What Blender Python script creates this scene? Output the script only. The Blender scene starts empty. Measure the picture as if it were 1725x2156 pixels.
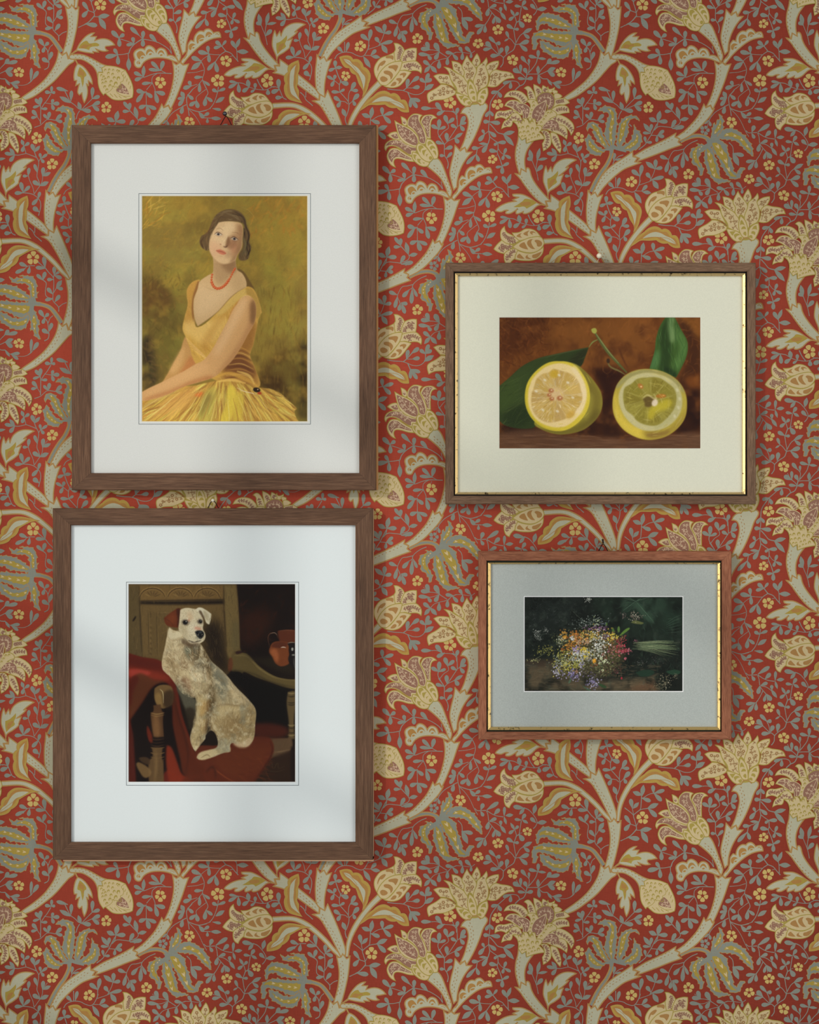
import bpy, math, random
import numpy as np
from mathutils.geometry import tessellate_polygon
from mathutils import Vector

SC = bpy.context.scene
COL = SC.collection
S = 0.0006            # metres of wall per unit of the layout grid
D = 2.6               # camera distance from the wall
CX, CY, CZ = 862.5, 1078.0, 1.55


def W(px, py, d=0.0):
    """layout grid -> world point lying d metres in front of the wall"""
    k = (D - d) / D
    return ((px - CX) * S * k, -d, CZ - (py - CY) * S * k)


# ------------------------------------------------------------------ camera, light, exposure
cam = bpy.data.cameras.new('camera')
cam_o = bpy.data.objects.new('camera', cam)
COL.objects.link(cam_o)
cam_o.location = (0, -D, CZ)
cam_o.rotation_euler = (math.radians(90), 0, 0)
cam.sensor_fit = 'VERTICAL'
cam.sensor_height = 24.0
cam.lens = 24.0 * D / (2156 * S)
cam.clip_start = 0.05
SC.camera = cam_o

world = bpy.data.worlds.new('world')
SC.world = world
world.use_nodes = True
world.node_tree.nodes['Background'].inputs['Color'].default_value = (0.93, 0.97, 1.0, 1)
world.node_tree.nodes['Background'].inputs['Strength'].default_value = 0.35


def area(name, loc, target, sx, sy, power, color=(1, 1, 1), spread=180):
    l = bpy.data.lights.new(name, 'AREA')
    l.shape = 'RECTANGLE'
    l.size, l.size_y = sx, sy
    l.energy = power
    l.color = color
    l.spread = math.radians(spread)
    o = bpy.data.objects.new(name, l)
    COL.objects.link(o)
    o.location = loc
    d = Vector(target) - Vector(loc)
    o.rotation_euler = d.to_track_quat('-Z', 'Y').to_euler()
    return o


# daylight from the tall window gobo in the left wall, out of frame
WX = -1.5                                  # inner face of the left wall
win = area('window_daylight', (WX - .02, -2.35, 1.95), (WX + 1, -2.35 + .0, 1.95), 2.2, 2.1, 40, (1.0, 0.985, 0.95))
area('room_fill', (2.3, -2.7, 1.6), (.5, 0, 1.5), 1.6, 1.8, 26, (1.0, .98, .95))
sun = bpy.data.lights.new('low_sun', 'SUN')
sun.energy = 0.75
sun.angle = math.radians(1.7)
sun.color = (1.0, .97, .92)
sun_o = bpy.data.objects.new('low_sun', sun)
COL.objects.link(sun_o)
sun_o.rotation_euler = Vector((.8, 1.0, -.35 * 1.2806)).to_track_quat('-Z', 'Y').to_euler()

SC.view_settings.view_transform = 'Standard'
SC.view_settings.look = 'None'
SC.view_settings.exposure = -0.07
SC.view_settings.gamma = 1.0
SC.view_settings.use_curve_mapping = False
SC.render.film_transparent = False


# ------------------------------------------------------------------ helpers
def lin(c):
    """8-bit display colour -> linear"""
    out = []
    for v in c:
        v = v / 255.0
        out.append(v / 12.92 if v <= 0.04045 else ((v + 0.055) / 1.055) ** 2.4)
    return out


def mat_new(name):
    m = bpy.data.materials.new(name)
    m.use_nodes = True
    nt = m.node_tree
    b = nt.nodes['Principled BSDF']
    return m, nt, b


def tag(o, label=None, cat=None, group=None, kind=None):
    if label: o['label'] = label
    if cat: o['category'] = cat
    if group: o['group'] = group
    if kind: o['kind'] = kind
    return o


def mesh_obj(name, verts, faces, mats, parent=None, mi=None, smooth=False):
    me = bpy.data.meshes.new(name)
    me.from_pydata([tuple(v) for v in verts], [], [tuple(f) for f in faces])
    for m in (mats if isinstance(mats, (list, tuple)) else [mats]):
        me.materials.append(m)
    if mi is not None:
        me.polygons.foreach_set('material_index', mi)
    if smooth:
        me.polygons.foreach_set('use_smooth', [True] * len(me.polygons))
    me.update()
    o = bpy.data.objects.new(name, me)
    COL.objects.link(o)
    if parent is not None:
        o.parent = parent
        o.matrix_parent_inverse = parent.matrix_world.inverted()
    return o


def curve_pts(pts, corners, closed, n=5):
    """Catmull-Rom through pts; flagged points stay sharp"""
    P = np.array(pts, float)
    N = len(P)
    out = []
    segs = N if closed else N - 1
    for i in range(segs):
        a, b = P[i], P[(i + 1) % N]
        L = np.linalg.norm(b - a)
        p0 = P[(i - 1) % N] if (closed or i > 0) else a
        p3 = P[(i + 2) % N] if (closed or i + 2 < N) else b
        def tang(u, v, w, corner, first):
            if corner:
                return None
            t = (w - u)
            l = np.linalg.norm(t)
            return t / l * L if l > 1e-9 else None
        m0 = tang(p0, a, b, corners[i], True)
        m1 = tang(a, b, p3, corners[(i + 1) % N], False)
        if m0 is None and m1 is None:
            m0 = m1 = b - a
        elif m0 is None:
            m0 = 2 * (b - a) - m1
            m0 = m0 * 0.75
        elif m1 is None:
            m1 = 2 * (b - a) - m0
            m1 = m1 * 0.75
        k = n if L > 25 else max(2, n // 2)
        for j in range(k):
            t = j / k
            t2, t3 = t * t, t * t * t
            out.append((2 * t3 - 3 * t2 + 1) * a + (t3 - 2 * t2 + t) * m0 + (-2 * t3 + 3 * t2) * b + (t3 - t2) * m1)
    if not closed:
        out.append(P[-1])
    return np.array(out)


def parse_pts(toks):
    pts, cor = [], []
    for t in toks:
        c = t.endswith('*')
        x, y = t.rstrip('*').split(',')
        pts.append((float(x), float(y)))
        cor.append(c)
    return pts, cor
# ------------------------------------------------------------------ wallpaper pattern
# the printed motif is written once (one half-drop repeat) in fine units, 9.0789 to the pixel unit
WP = r'''
@1000,-52.8
Z 0
s20 0,385 50,425 110,425 215,420
L 115,415 165,285 90
L 110,435 170,535 74
L 228,412 455,262 92
s20 230,425 350,500 440,530 545,545
L 365,505 475,390 90
L 560,535 570,350 66
l 588,520 738,505 78
l 558,540 605,692 58
s20 225,430 250,500 265,620
L 285,620 418,572 78
L 268,630 230,788 92
s20 280,630 380,650 460,700 500,735
L 500,715 492,615 74
l 485,705 597,862 74
s20 270,645 320,712 385,785
s20 325,730 260,860 195,955
L 385,790 345,935 68
L 393,785 488,915 98
s14 392,800 405,860 415,930
L 190,955 0,982 78
L 168,970 45,1135 84
L 198,955 195,1105 80
L 955,385 735,345 98
l 950,385 850,500 74
s20 940,370 1030,410 1100,480 1170,580 1190,650 1165,720 1120,770
l 1125,485 1168,305 92
L 1168,658 1065,560 84
l 1190,660 1380,640 98
L 895,608 760,588 66
L 898,598 970,485 80
l 905,600 1022,668 64
s20 890,620 870,740 850,880
s12 850,870 905,845
L 840,870 935,1005 106
s28 850,880 800,905
s20 800,905 770,800
l 765,795 680,655 62
L 762,788 838,715 68
L 760,790 650,868 74
s24 800,900 760,1010 745,1060
s20 745,1050 765,1180 785,1300 770,1340
L 745,1035 610,955 86
L 745,1038 845,1038 66
s20 785,1300 860,1170 930,1110
l 920,1115 1100,1020 86
L 925,1115 1045,1215 76
s20 765,1325 700,1240 645,1200
L 655,1215 598,1075 68
l 650,1215 560,1270 40
s20 770,1335 850,1320
L 850,1325 1038,1260 98
L 850,1325 1005,1458 88
s22 775,1340 740,1430 640,1500 560,1570 545,1610 540,1690 490,1765
L 600,1515 625,1350 92
s22 548,1580 500,1540 455,1525
L 472,1515 528,1388 92
L 470,1535 295,1550 90
s20 458,1520 440,1400 400,1310
L 405,1315 272,1180 80
L 395,1305 495,1308 86
s20 445,1515 380,1450 320,1390
L 325,1390 210,1280 104
L 325,1400 158,1432 80
s14 310,1385 240,1365 175,1345
s20 0,140 150,148
l 130,145 338,158 84
L 70,150 70,242 64
L -10,115 104,42 72
@1000,0
s22 1200,1110 1170,1210 1100,1310 1020,1400
L 1208,1120 1215,955 76
L 1200,1108 1030,1068 76
l 1200,1112 1368,1128 58
s20 985,1190 1040,1260 1040,1320 1025,1390
L 990,1205 885,1075 82
L 1038,1240 1035,1122 54
L 1005,1415 940,1300 88
s20 1000,1420 1100,1415 1210,1415
s26 1000,1410 980,1500 975,1530 930,1610 850,1650 770,1725
L 980,1512 820,1495 70
L 980,1515 1114,1490 82
s20 975,1490 930,1440 875,1395
L 880,1400 728,1320 104
L 880,1395 875,1230 70
s14 850,1370 795,1270
l 1208,1415 1210,1250 78
L 1210,1420 1238,1608 76
s20 1215,1410 1290,1310 1380,1220
L 1372,1225 1458,1125 86
L 1395,1218 1625,1172 88
s20 1230,1430 1320,1390 1400,1350
l 1390,1355 1548,1295 90
L 1390,1360 1528,1455 92
s12 1400,1360 1540,1375
s24 1220,1430 1290,1500 1390,1510
s14 1390,1510 1490,1590 1600,1620 1725,1630 1825,1600 1900,1545
l 1385,1508 1478,1638 56
L 1485,1585 1668,1568 72
L 1495,1585 1638,1688 68
s20 860,1655 830,1580 760,1550 640,1550
L 700,1548 535,1598 76
L 690,1560 680,1698 78
s20 640,1560 560,1640 440,1745
L 1875,1570 1890,1295 68
s16 1825,1600 1925,1510
L 1905,1530 2020,1358 90
@1000,190
L 445,15 310,55 80
L 445,20 505,140 80
s22 445,20 360,130 300,240 285,400 285,520 270,640 265,780 285,900 255,1020
s12 438,60 430,150
L 283,390 205,510 76
L 285,390 355,495 64
L 290,602 162,600 88
L 285,605 488,632 92
s24 290,640 370,730 440,810 550,840
l 540,842 768,790 92
l 545,838 750,1065 100
s18 265,780 190,840
L 192,845 140,750 64
L 195,830 75,975 92
L 268,780 408,890 84
s20 285,890 350,940 435,1000
L 420,1000 600,995 84
L 440,995 365,1055 64
s22 440,1000 445,1120 430,1190 480,1310 525,1450
L 440,1175 272,1145 92
s16 450,1120 500,1190 555,1230
L 552,1238 600,1105 70
L 560,1225 528,1335 68
L 555,1228 690,1302 68
s10 430,1230 390,1270
L 535,1455 398,1475 62
L 515,1455 655,1388 70
L 525,1440 525,1602 86
l 245,1025 78,1020 56
L 255,1020 145,1195 92
s20 245,1020 150,1070 60,1110 30,1220
L 90,1105 -60,1105 84
L 25,1215 80,1365 80
L 28,1220 -160,1412 84
s16 1215,1725 1180,1560 1130,1430 1090,1330
l 1095,1345 1045,1128 96
L 1095,1350 1005,1290 84
s20 1170,1540 1180,1420 1200,1330
l 1190,1345 1245,1100 84
l 1200,1332 1395,1300 64
L 1175,1560 1298,1432 92
s18 1560,1235 1640,1240 1730,1222 1790,1212 1900,1250 1980,1282
l 1570,1235 1468,1105 78
L 1570,1240 1375,1200 80
L 1570,1240 1472,1362 86
s18 1745,1060 1785,1205
L 1748,1070 1850,1000 72
l 1742,1060 1695,940 76
L 1742,1060 1710,1180 80
@1190,190
L 545,50 420,30 80
L 540,50 620,40 66
L 545,60 552,-80 64
s20 535,70 470,180 400,270 355,345
s16 410,240 470,250 550,260
L 548,265 580,168 68
L 555,255 700,255 90
L 548,255 592,380 76
L 330,290 235,162 78
L 332,290 340,132 86
L 335,290 190,332 64
s22 332,280 340,360 340,500 335,645
L 345,358 470,352 64
s16 335,600 270,500
L 280,500 178,380 86
L 280,505 155,530 68
s18 220,710 330,670 400,610 470,560 620,575
L 485,560 392,458 66
L 485,558 512,410 82
L 620,578 742,462 86
L 620,572 758,608 74
s10 240,1040 225,1150
L 222,1180 165,1025 88
l 222,1180 330,1058 74
s20 218,1170 255,1270 300,1360 290,1500 268,1640 300,1725 325,1810
s18 340,1300 300,1365
L 345,1310 322,1200 64
L 340,1310 468,1220 64
L 340,1300 405,1390 70
L 275,1575 218,1412 76
s16 100,1620 130,1725 190,1860 215,1980
L 100,1640 120,1480 76
L 100,1640 -5,1640 66
L 375,1645 392,1472 88
l 385,1640 535,1570 80
s12 390,1620 470,1510
s16 378,1630 372,1725 340,1810
L 928,1345 950,1198 76
s20 915,1412 940,1350 1020,1270 1112,1235
L 945,1335 1085,1318 58
s26 1230,650 1275,695
L 860,15 640,-45 84
s22 800,10 860,130 910,220 1000,290 1060,350 1120,375
L 918,210 930,5 82
l 915,240 698,120 96
l 1112,385 1055,218 86
s18 1125,370 1230,260 1320,170
L 1322,160 1335,-60 84
L 1318,165 1472,112 84
s18 1140,370 1230,330 1330,288
L 1315,292 1478,222 90
L 1320,290 1458,392 84
s12 1330,295 1470,315
L 1120,375 1305,402 96
s22 1085,390 1040,470 1020,550
s22 1760,640 1700,750 1650,850 1580,960 1530,1040 1410,1135
l 1640,810 1498,628 90
L 1635,790 1658,645 76
L 1640,825 1488,812 66
L 1545,1005 1522,880 64
L 1545,1000 1665,995 62
l 1755,600 1600,528 100
l 1772,600 1820,388 106
L 1765,598 1965,598 96
s24 1725,740 1760,690 1775,610
s20 1640,860 1720,865 1765,870
L 1770,860 1895,765 78
L 1765,862 1898,890 84
L 1765,860 1750,990 68
s20 1705,765 1790,695 1925,700 2035,715 2150,755
L 2050,735 2280,695 92
L 2030,720 2118,565 88
s20 2040,705 2165,660 2205,610 2195,560 2150,505 2045,390
l 2190,540 2135,310 96
l 2200,570 2368,535 86
L 2045,385 1925,218 78
L 2040,385 2045,238 78
L 2045,400 1905,405 76
L 1435,1645 1275,1525 98
L 1435,1650 1475,1425 92
s20 1430,1620 1428,1750 1412,1815
s18 1620,1740 1690,1600 1725,1495
l 1715,1500 1540,1365 96
L 1728,1505 1735,1322 92
L 1720,1505 1865,1478 84
L 1640,1690 1555,1578 88
L 1640,1712 1892,1655 84
l 1675,1720 1788,1888 106
@1380,190
s22 640,20 560,70
L 610,50 445,0 100
L 600,20 448,230 92
L 620,35 752,140 84
s18 630,50 635,160 635,285
L 640,285 492,342 92
L 635,282 828,362 84
L 635,275 695,482 100
s18 755,-125 740,-180 760,-260 850,-325
s18 750,-140 640,-10
s18 745,-150 800,-20 800,50
L 800,25 998,75 98
L 795,15 855,248 92
s22 1510,0 1410,130 1410,240 1430,330 1470,360 1640,410 1790,380
s20 1400,275 1280,340 1150,420 1060,520 1030,575
L 1335,295 1302,452 88
L 1035,575 930,632 66
L 1030,580 1062,688 62
s12 1010,620 1000,690
s22 1430,330 1442,400 1455,490
s14 1450,365 1560,480 1640,600 1725,780 1790,890
L 1635,415 1735,535 86
l 1365,140 1295,22 92
L 1375,138 1232,165 66
L 1370,135 1252,300 84
L 1420,80 1535,178 76
L 1600,205 1458,298 86
L 1590,190 1625,342 92
s14 1595,210 1590,140 1660,70 1780,-20
s20 1410,1000 1480,1080 1495,1220
L 1490,1205 1698,1248 90
l 1485,1200 1600,1448 112
s20 810,955 700,1000 600,1070 550,1130 540,1190
s18 560,1120 440,1150 350,1165 285,1260 255,1350 290,1440 310,1500
L 250,1320 90,1258 86
s16 535,1190 455,1240
L 480,1220 352,1362 90
L 538,1200 520,1490 92
L 550,1180 632,1358 66
L 255,1350 200,1570 86
L 320,1470 448,1495 84
L 310,1480 280,1625 82
L 330,1470 400,1680 88
@1000,380
L 345,25 190,62 76
L 345,20 225,-72 88
L 350,20 430,-85 60
s26 345,20 420,120
s22 420,120 520,160 590,240 660,318
s20 420,120 320,190 220,325
s14 570,205 500,222
L 215,320 72,486 86
L 215,315 265,525 94
s16 320,190 200,185 100,175
L 90,160 75,15 80
L 95,150 105,335 80
L 105,170 -110,130 100
s14 105,190 0,260 -54,312
s16 0,1262 130,1215 
s20 110,1222 170,1150 220,1050 265,900 280,800
L 165,1215 332,1242 62
l 228,1105 400,995 92
L 275,905 160,848 78
L 265,890 416,832 68
l 635,125 858,135 104
s20 600,0 630,100 640,290
L 625,80 525,-80 86
l 612,70 695,-130 80
s18 640,720 760,740 860,800 980,840 1180,860 1330,800 1440,820
s22 1440,830 1470,900 1520,1010 1582,1045
L 650,720 485,695 62
L 650,725 473,822 78
L 660,730 678,912 88
l 865,815 838,655 96
L 868,810 740,898 88
L 982,845 985,728 74
L 990,845 898,908 56
s24 1020,655 1070,760 1140,855
L 1225,845 1232,958 92
L 1435,845 1428,650 100
L 1450,850 1292,912 98
L 1510,1000 1368,1012 88
s16 1285,790 1350,812
s20 0,720 50,830 80,920 45,990
L 40,985 15,1172 92
L 35,985 168,1085 72
@1500,0
L 600,1170 408,1090 100
l 592,1185 398,1335 110
s18 590,1165 650,1300 650,1400 620,1520 690,1690
s14 330,1395 500,1380 640,1340
L 635,1470 460,1482 74
s16 620,1525 540,1620 410,1725
L 630,1540 762,1636 62
L 565,1580 562,1765 76
L 405,1650 358,1545 80
L 415,1640 250,1692 92
s16 400,1645 520,1610
@1190,380
L 335,100 188,12 96
l 330,100 495,25 92
s16 330,95 270,180 215,260
s20 0,235 110,245 200,270 280,330 330,400 340,500 300,672
L 5,230 135,105 78
L 5,230 -45,30 92
L 10,235 -160,243 84
L 290,350 328,215 72
L 305,330 175,468 84
L 310,600 195,510 104
s22 120,905 190,970 230,1050 300,1110 360,1165
s20 230,890 225,1000
s20 780,268 830,190 950,140 1100,150 1200,200 1320,215 1410,90 1440,0
L 940,145 832,35 80
s20 970,130 968,-60
L 1000,130 1045,-55 78
s16 1410,90 1560,40 1660,0
s16 1350,200 1460,205 1530,218
L 1465,205 1572,90 80
l 1480,215 1652,240 82
l 1330,225 1465,440 96
L 790,440 788,295 84
l 785,435 928,430 76
L 800,440 662,495 74
s22 795,440 850,600 890,690 870,770 880,890 960,990 1040,1090 1050,1200 1010,1340 980,1400 1000,1500 1025,1535
s14 895,690 950,630
L 885,700 1045,755 102
s18 870,760 770,680
L 775,675 632,595 70
L 760,675 795,570 74
L 775,670 712,798 78
L 890,905 715,895 76
L 870,905 970,845 60
s20 1040,1080 1050,930 1090,850
L 1085,880 1172,708 94
L 1085,870 1230,872 76
s18 1050,1140 1135,1060
L 1120,1070 1240,935 98
L 1125,1060 1175,1162 76
s18 1030,1130 980,1090 890,1075
L 900,1085 762,990 88
L 900,1070 828,1195 84
l 990,1370 922,1215 94
l 1470,1385 1292,1318 96
l 1470,1400 1502,1182 98
s20 1465,1370 1455,1560 1438,1655 1340,1735 1310,1780 1330,1850 1360,1960 1370,2045
s18 1490,1440 1600,1370 1700,1345
L 1465,1435 1642,1500 88
L 1695,1355 1680,1190 84
L 1695,1350 1905,1285 84
L 1695,1340 1850,1498 92
@1190,-52.8
s20 1140,370 1290,490 1315,530
L 1290,385 1252,198 92
l 1300,385 1415,265 80
s18 1285,370 1310,500
s20 1330,490 1440,410 1590,380
l 1580,380 1790,290 104
L 1585,375 1755,545 100
L 1260,685 1142,515 86
L 1250,675 1135,808 94
s20 1245,680 1360,720
s16 1368,710 1415,625
s28 1370,780 1270,890 1180,950
s20 1190,945 1060,1005
L 1190,935 1425,968 102
s18 1370,800 1450,800
l 1430,802 1660,770 104
l 1455,815 1588,1045 116
s24 290,305 430,425
s20 430,420 500,510 580,600 590,800 575,950 580,1050 680,1165 685,1255
L 425,420 400,196 94
L 440,425 243,408 84
L 600,560 600,390 86
L 605,555 706,482 56
L 600,560 745,618 84
s20 600,540 582,610
L 580,640 462,640 78
l 640,800 745,650 96
L 640,800 770,822 78
s18 650,790 590,890
L 570,920 465,800 86
L 580,1005 422,1032 76
s20 575,1010 450,960 430,850 445,710 385,645
L 385,655 262,540 76
L 378,655 430,490 86
L 610,1070 708,935 86
s20 690,1165 760,1110 835,1080
L 412,1365 308,1222 94
L 415,1365 495,1285 76
L 418,1365 378,1486 78
s22 410,1370 470,1450 495,1650 500,1690 480,1770 410,1812
s18 485,1470 520,1380 575,1330
L 505,1630 558,1468 84
L 500,1675 365,1592 96
s18 0,480 90,385 230,375
L 130,385 105,530 80
L 90,390 -70,325 88
L 50,425 -145,515 84
@1380,0
s20 1120,1405 850,1400 720,1430 600,1475 560,1475
s12 910,1425 890,1470
l 575,1480 590,1250 84
L 565,1460 398,1380 86
L 560,1480 412,1535 86
s18 1010,1400 890,1330
L 890,1335 728,1178 84
L 910,1350 962,1160 94
L 930,1350 678,1325 76
L 745,1580 548,1602 76
@1380,-52.8
s22 1040,488 1100,570 1150,650 1150,780 1160,870 1200,930 1225,1020 1210,1110
s18 1145,660 1210,595 1360,520
L 1205,600 1190,425 92
L 1135,640 985,598 80
l 1340,530 1508,425 76
L 1345,515 1425,625 94
s20 1210,590 1300,460 1395,315
s18 1290,10 1380,50 1395,180 1400,300
L 1395,335 1275,270 78
s18 1400,310 1455,270
L 1450,280 1545,105 98
L 1450,275 1572,228 56
L 1445,275 1530,392 84
s20 1145,650 1080,530 1030,440 1035,350
L 1045,370 1055,165 94
L 1050,360 900,280 86
L 1040,365 1180,308 68
s16 1060,500 1140,400 1230,330 1212,240
L 1215,255 1155,88 96
L 1205,255 1342,145 84
L 1160,740 1310,690 90
L 1165,868 1060,858 70
L 1190,915 1300,800 70
@1380,0
L 125,740 -30,590 100
L 115,720 215,650 84
L 115,715 122,895 92
s18 140,745 250,780 400,830
s26 300,1020 340,920 440,820 560,745
s20 560,745 700,770 830,800 950,860 1060,940 1118,1025
s16 1090,880 1118,1020
L 400,830 372,708 82
L 420,835 252,862 76
L 500,680 330,520 90
s16 450,630 560,740
L 565,755 578,588 86
L 570,730 570,892 92
L 840,810 700,655 90
s20 290,1020 180,1040 90,1045
L 95,1055 15,928 80
L 95,1048 -150,1092 104
L 88,1045 98,1236 90
s20 290,1020 295,1150
l 295,1110 303,1352 104
@1380,380
s20 60,840 200,860 350,870 450,905 560,945 680,940 770,870 790,780 790,700
l 765,865 952,750 104
L 785,720 855,540 88
L 790,725 682,640 82
L 785,720 912,650 88
s24 370,870 430,820 545,695
L 425,820 462,645 86
L 520,715 668,605 92
s16 430,822 560,825
L 530,825 682,800 88
s30 450,900 500,1020
L 500,1010 502,1198 74
L 510,1020 635,1208 84
L 500,1015 692,1075 84
s16 870,1215 1000,1210 1120,1260 1290,1275 1370,1330 1385,1420
L 920,1212 704,1210 86
L 1110,1255 985,1102 98
L 1160,1255 1005,1335 88
s18 1345,1300 1300,1190
L 1370,1340 1415,1200 80
s20 1060,140 1200,230
L 1060,140 965,-40 112
s18 1040,120 950,100 860,95
L 880,95 700,70 96
L 865,95 805,-60 96
s12 820,60 750,0
s16 1040,140 940,180 850,195
L 880,195 654,172 86
L 825,195 902,285 78
L 1050,145 968,280 92
L 1215,235 1205,388 82
s16 1215,250 1080,280 960,320 885,395
L 1052,290 1048,456 92
L 890,405 748,300 88
l 885,395 765,535 84
l 880,395 1010,535 92
s20 1220,250 1290,180 1380,140
s14 1380,140 1500,145 1660,160 1735,112
L 1330,165 1172,138 80
L 1300,165 1410,288 78
L 1500,150 1435,35 76
L 1500,140 1490,290 80
L 1665,150 1550,32 84
L 1665,145 1660,252 62
# small five petal flowers
Z 1
@1000,-52.8
F 446 1050 106 0
F 1005 822 92 0
F 725 1622 110 6
F 62 1308 102 36
@1000,0
F 1650 1378 104 0
@1000,190
F 432 268 110 34
F 332 1322 94 14
@1190,190
F 268 912 112 -14
F 557 1412 112 2
F 1598 328 108 4
@1380,0
F 905 1572 114 36
@1380,190
F 1460 608 108 36
F 632 1606 108 2
f 950 762 96 20
@1000,380
F 425 302 114 12
F 270 678 130 -10
F 1218 682 130 -14
@1190,-52.8
F 1484 568 122 -2
F 198 226 130 2
@1190,380
F 990 588 94 36
F 1262 26 112 16
@1380,380
F 1256 1106 124 22
# trunks
Z 2
@1190,380
T och 30 blue 495,218 600,5 700,-160 800,-300 880,-480 890,-600 w 62,66,60,56,52,56
Z 4
T och 30 pale -405,1165 -100,1150 60,1175 250,1270 430,1410 600,1570 750,1740 890,1880 w 82,76,78,84,78,72,66,50
T och 30 pale 1640,730 1480,890 1330,1070 1200,1260 1100,1450 1040,1640 1010,1880 w 100,88,84,84,76,62,46
P pale och 30 440,185* 500,280* 577,225* 620,310* 720,275* 655,450 605,640 583,820 590,1000* 500,945* 440,880 412,700 412,480 430,320
Z 6
@1000,380
P pale och 30 1325,535* 1395,495* 1365,400* 1450,405* 1457,280* 1620,400 1800,560 1960,690 2120,830 2210,940* 2205,1050* 2060,950 1880,820 1700,690 1540,590
@1000,190
P pale och 30 835,800* 900,940* 975,900* 985,1000* 1120,975* 1020,1110 965,1250 955,1400 985,1560* 885,1500* 862,1620* 805,1450 775,1280 785,1120 825,960
@1000,380
P pale och 30 765,-135* 868,-110* 888,-222* 982,-165* 1000,-240 1045,-215 1080,-90 1140,30 1260,190 1440,385* 1350,395* 1375,490* 1290,440 1180,360 1050,220 930,60 860,-40
@1190,380
Z 8
P pale och 30 350,1072* 490,1055* 497,950* 590,1000* 645,870* 710,1020 800,1220 880,1420 945,1600 985,1750 975,1850 935,1830* 905,1890* 880,1850 800,1690 700,1490 600,1310 490,1150
@1190,-52.8
Z 10
P pale och 30 810,600* 850,640 905,625* 932,572* 1005,665* 1050,640 1070,600* 1060,760 1035,980 995,1180 945,1380 880,1590* 835,1480* 750,1530* 800,1370 845,1180 865,980 855,820
@1190,0
Z 2
T och 26 blue 140,610 230,620 370,640 520,700 640,840 740,990 w 120,72,56,58,64,70
Z 12
P pale och 30 680,975* 755,1060* 832,1005* 865,1125* 985,1145 880,1240 780,1350 600,1550 390,1720 200,1850 0,1930* -40,1890* 0,1850 180,1725 380,1560 520,1390 620,1220 665,1080
P pale och 28 920,1040* 1030,950* 1090,830 1200,700 1300,640 1370,630* 1300,700* 1410,700* 1375,780* 1480,745 1590,745 1690,790 1755,860* 1650,880 1575,900 1630,970* 1530,980 1390,930* 1450,1000* 1340,985* 1350,1020* 1200,1000 1050,965*
P pale och 28 1050,1220* 1000,1310 975,1450 985,1540* 1030,1540* 1010,1640* 1085,1600* 1060,1680 1050,1770 1085,1815* 1130,1775* 1145,1880 1175,1965* 1225,1850 1238,1725 1215,1600* 1260,1640* 1250,1540* 1330,1610* 1310,1500 1240,1370 1150,1270
s30och 1000,1130 1050,1230
Z 13
P pale och 28 890,1100 905,1055 1000,1040 1150,1050 1300,1110 1500,1220 1620,1260* 1510,1300* 1530,1385* 1450,1380* 1430,1490* 1410,1380 1350,1280 1250,1200 1130,1140 1020,1130 920,1130
P gold - 0 1060,930* 1120,830 1220,780 1270,830 1400,820 1460,870 1350,890 1290,910 1270,960* 1170,930
P ocin - 0 1110,910 1170,850 1230,860 1320,860 1240,890 1210,920
P gold - 0 1090,1280* 1060,1350 1045,1450 1100,1480 1120,1560 1140,1665* 1165,1580 1175,1480 1215,1440 1170,1350
P ocin - 0 1090,1330 1075,1420 1140,1450 1150,1520 1165,1440 1180,1400 1120,1340
@1190,190
Z 8
P pale och 30 1290,1170* 1300,1270* 1385,1290* 1335,1370* 1455,1385* 1300,1440 1130,1510 980,1620 850,1740 720,1880 620,2035* 577,1950* 525,1975* 590,1830 700,1640 850,1480 1000,1370 1170,1260
@1380,190
Z 6
P pale och 30 930,265* 968,335* 1055,295* 1090,365* 1130,350* 1050,490 920,640 780,780 630,890 450,975* 470,930* 400,895* 560,780 700,640 820,490
P pale och 30 395,820* 378,895* 465,930* 437,990* 505,1045* 300,1115 50,1215 -150,1290 -345,1360* -300,1300* -405,1260* -200,1130 0,1035 200,935
@1380,0
Z 4
P pale och 30 835,600* 860,530 930,450 1010,435 1080,500 1150,650 1220,850 1290,1050 1285,1120* 1250,1170 1170,980 1080,820 960,700
P pale och 30 1355,185* 1455,295* 1545,225* 1570,315* 1680,315* 1560,460 1470,620 1410,800 1390,980* 1330,1040* 1290,900 1255,720 1280,550 1330,350
Z 6
P pale och 30 1135,1185* 1210,1240* 1280,1195* 1340,1245* 1445,1225* 1390,1370 1330,1550 1260,1730 1190,1900 1100,2090* 1060,2010* 975,2045* 1060,1870 1120,1680 1155,1500 1160,1340
Z 8
P pale och 30 1250,1200* 1200,1110 1120,1060 1040,1065* 1000,960 920,920 860,940 825,1000* 780,920 700,875 640,890 605,950* 520,930 430,970 395,1030 410,1110 425,1140* 405,1200 430,1270 490,1295 540,1270* 600,1180 720,1120 900,1105 1060,1130 1160,1170
P ocin - 0 455,1020 530,975 600,1030 620,1080* 560,1060 520,1100 515,1140* 470,1100
P ocin - 0 630,1020 660,950 720,945 770,1000 790,1035* 720,985 670,1010 645,1060*
P ocin - 0 860,1020 885,975 925,960 960,985 985,1055* 930,1005 890,1010 875,1045*
P ocin - 0 450,1200 475,1168 520,1162* 480,1190 475,1230*
o ocin 560,1103 28 18
o ocin 712,1036 30 17
o ocin 922,1054 26 16
o ocin 500,1205 20 24
s8och 1090,1100 1130,1100 1170,1130
@1500,0
P pale och 30 250,1222* 210,1180 300,1060 335,960 345,850 400,770* 455,790* 480,680 560,600 645,605* 690,560 760,560 830,635* 880,615 940,620 970,715* 820,740 700,790 560,890 400,1040
P ocin - 0 368,945* 362,870 420,830 490,860* 430,885 400,955
P ocin - 0 520,835* 508,720 560,660 640,680 655,730* 580,740 545,825*
P ocin - 0 685,715* 690,640 740,608 800,640 802,670* 740,665
o ocin 446,915 24 15
o ocin 600,768 46 18
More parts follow.
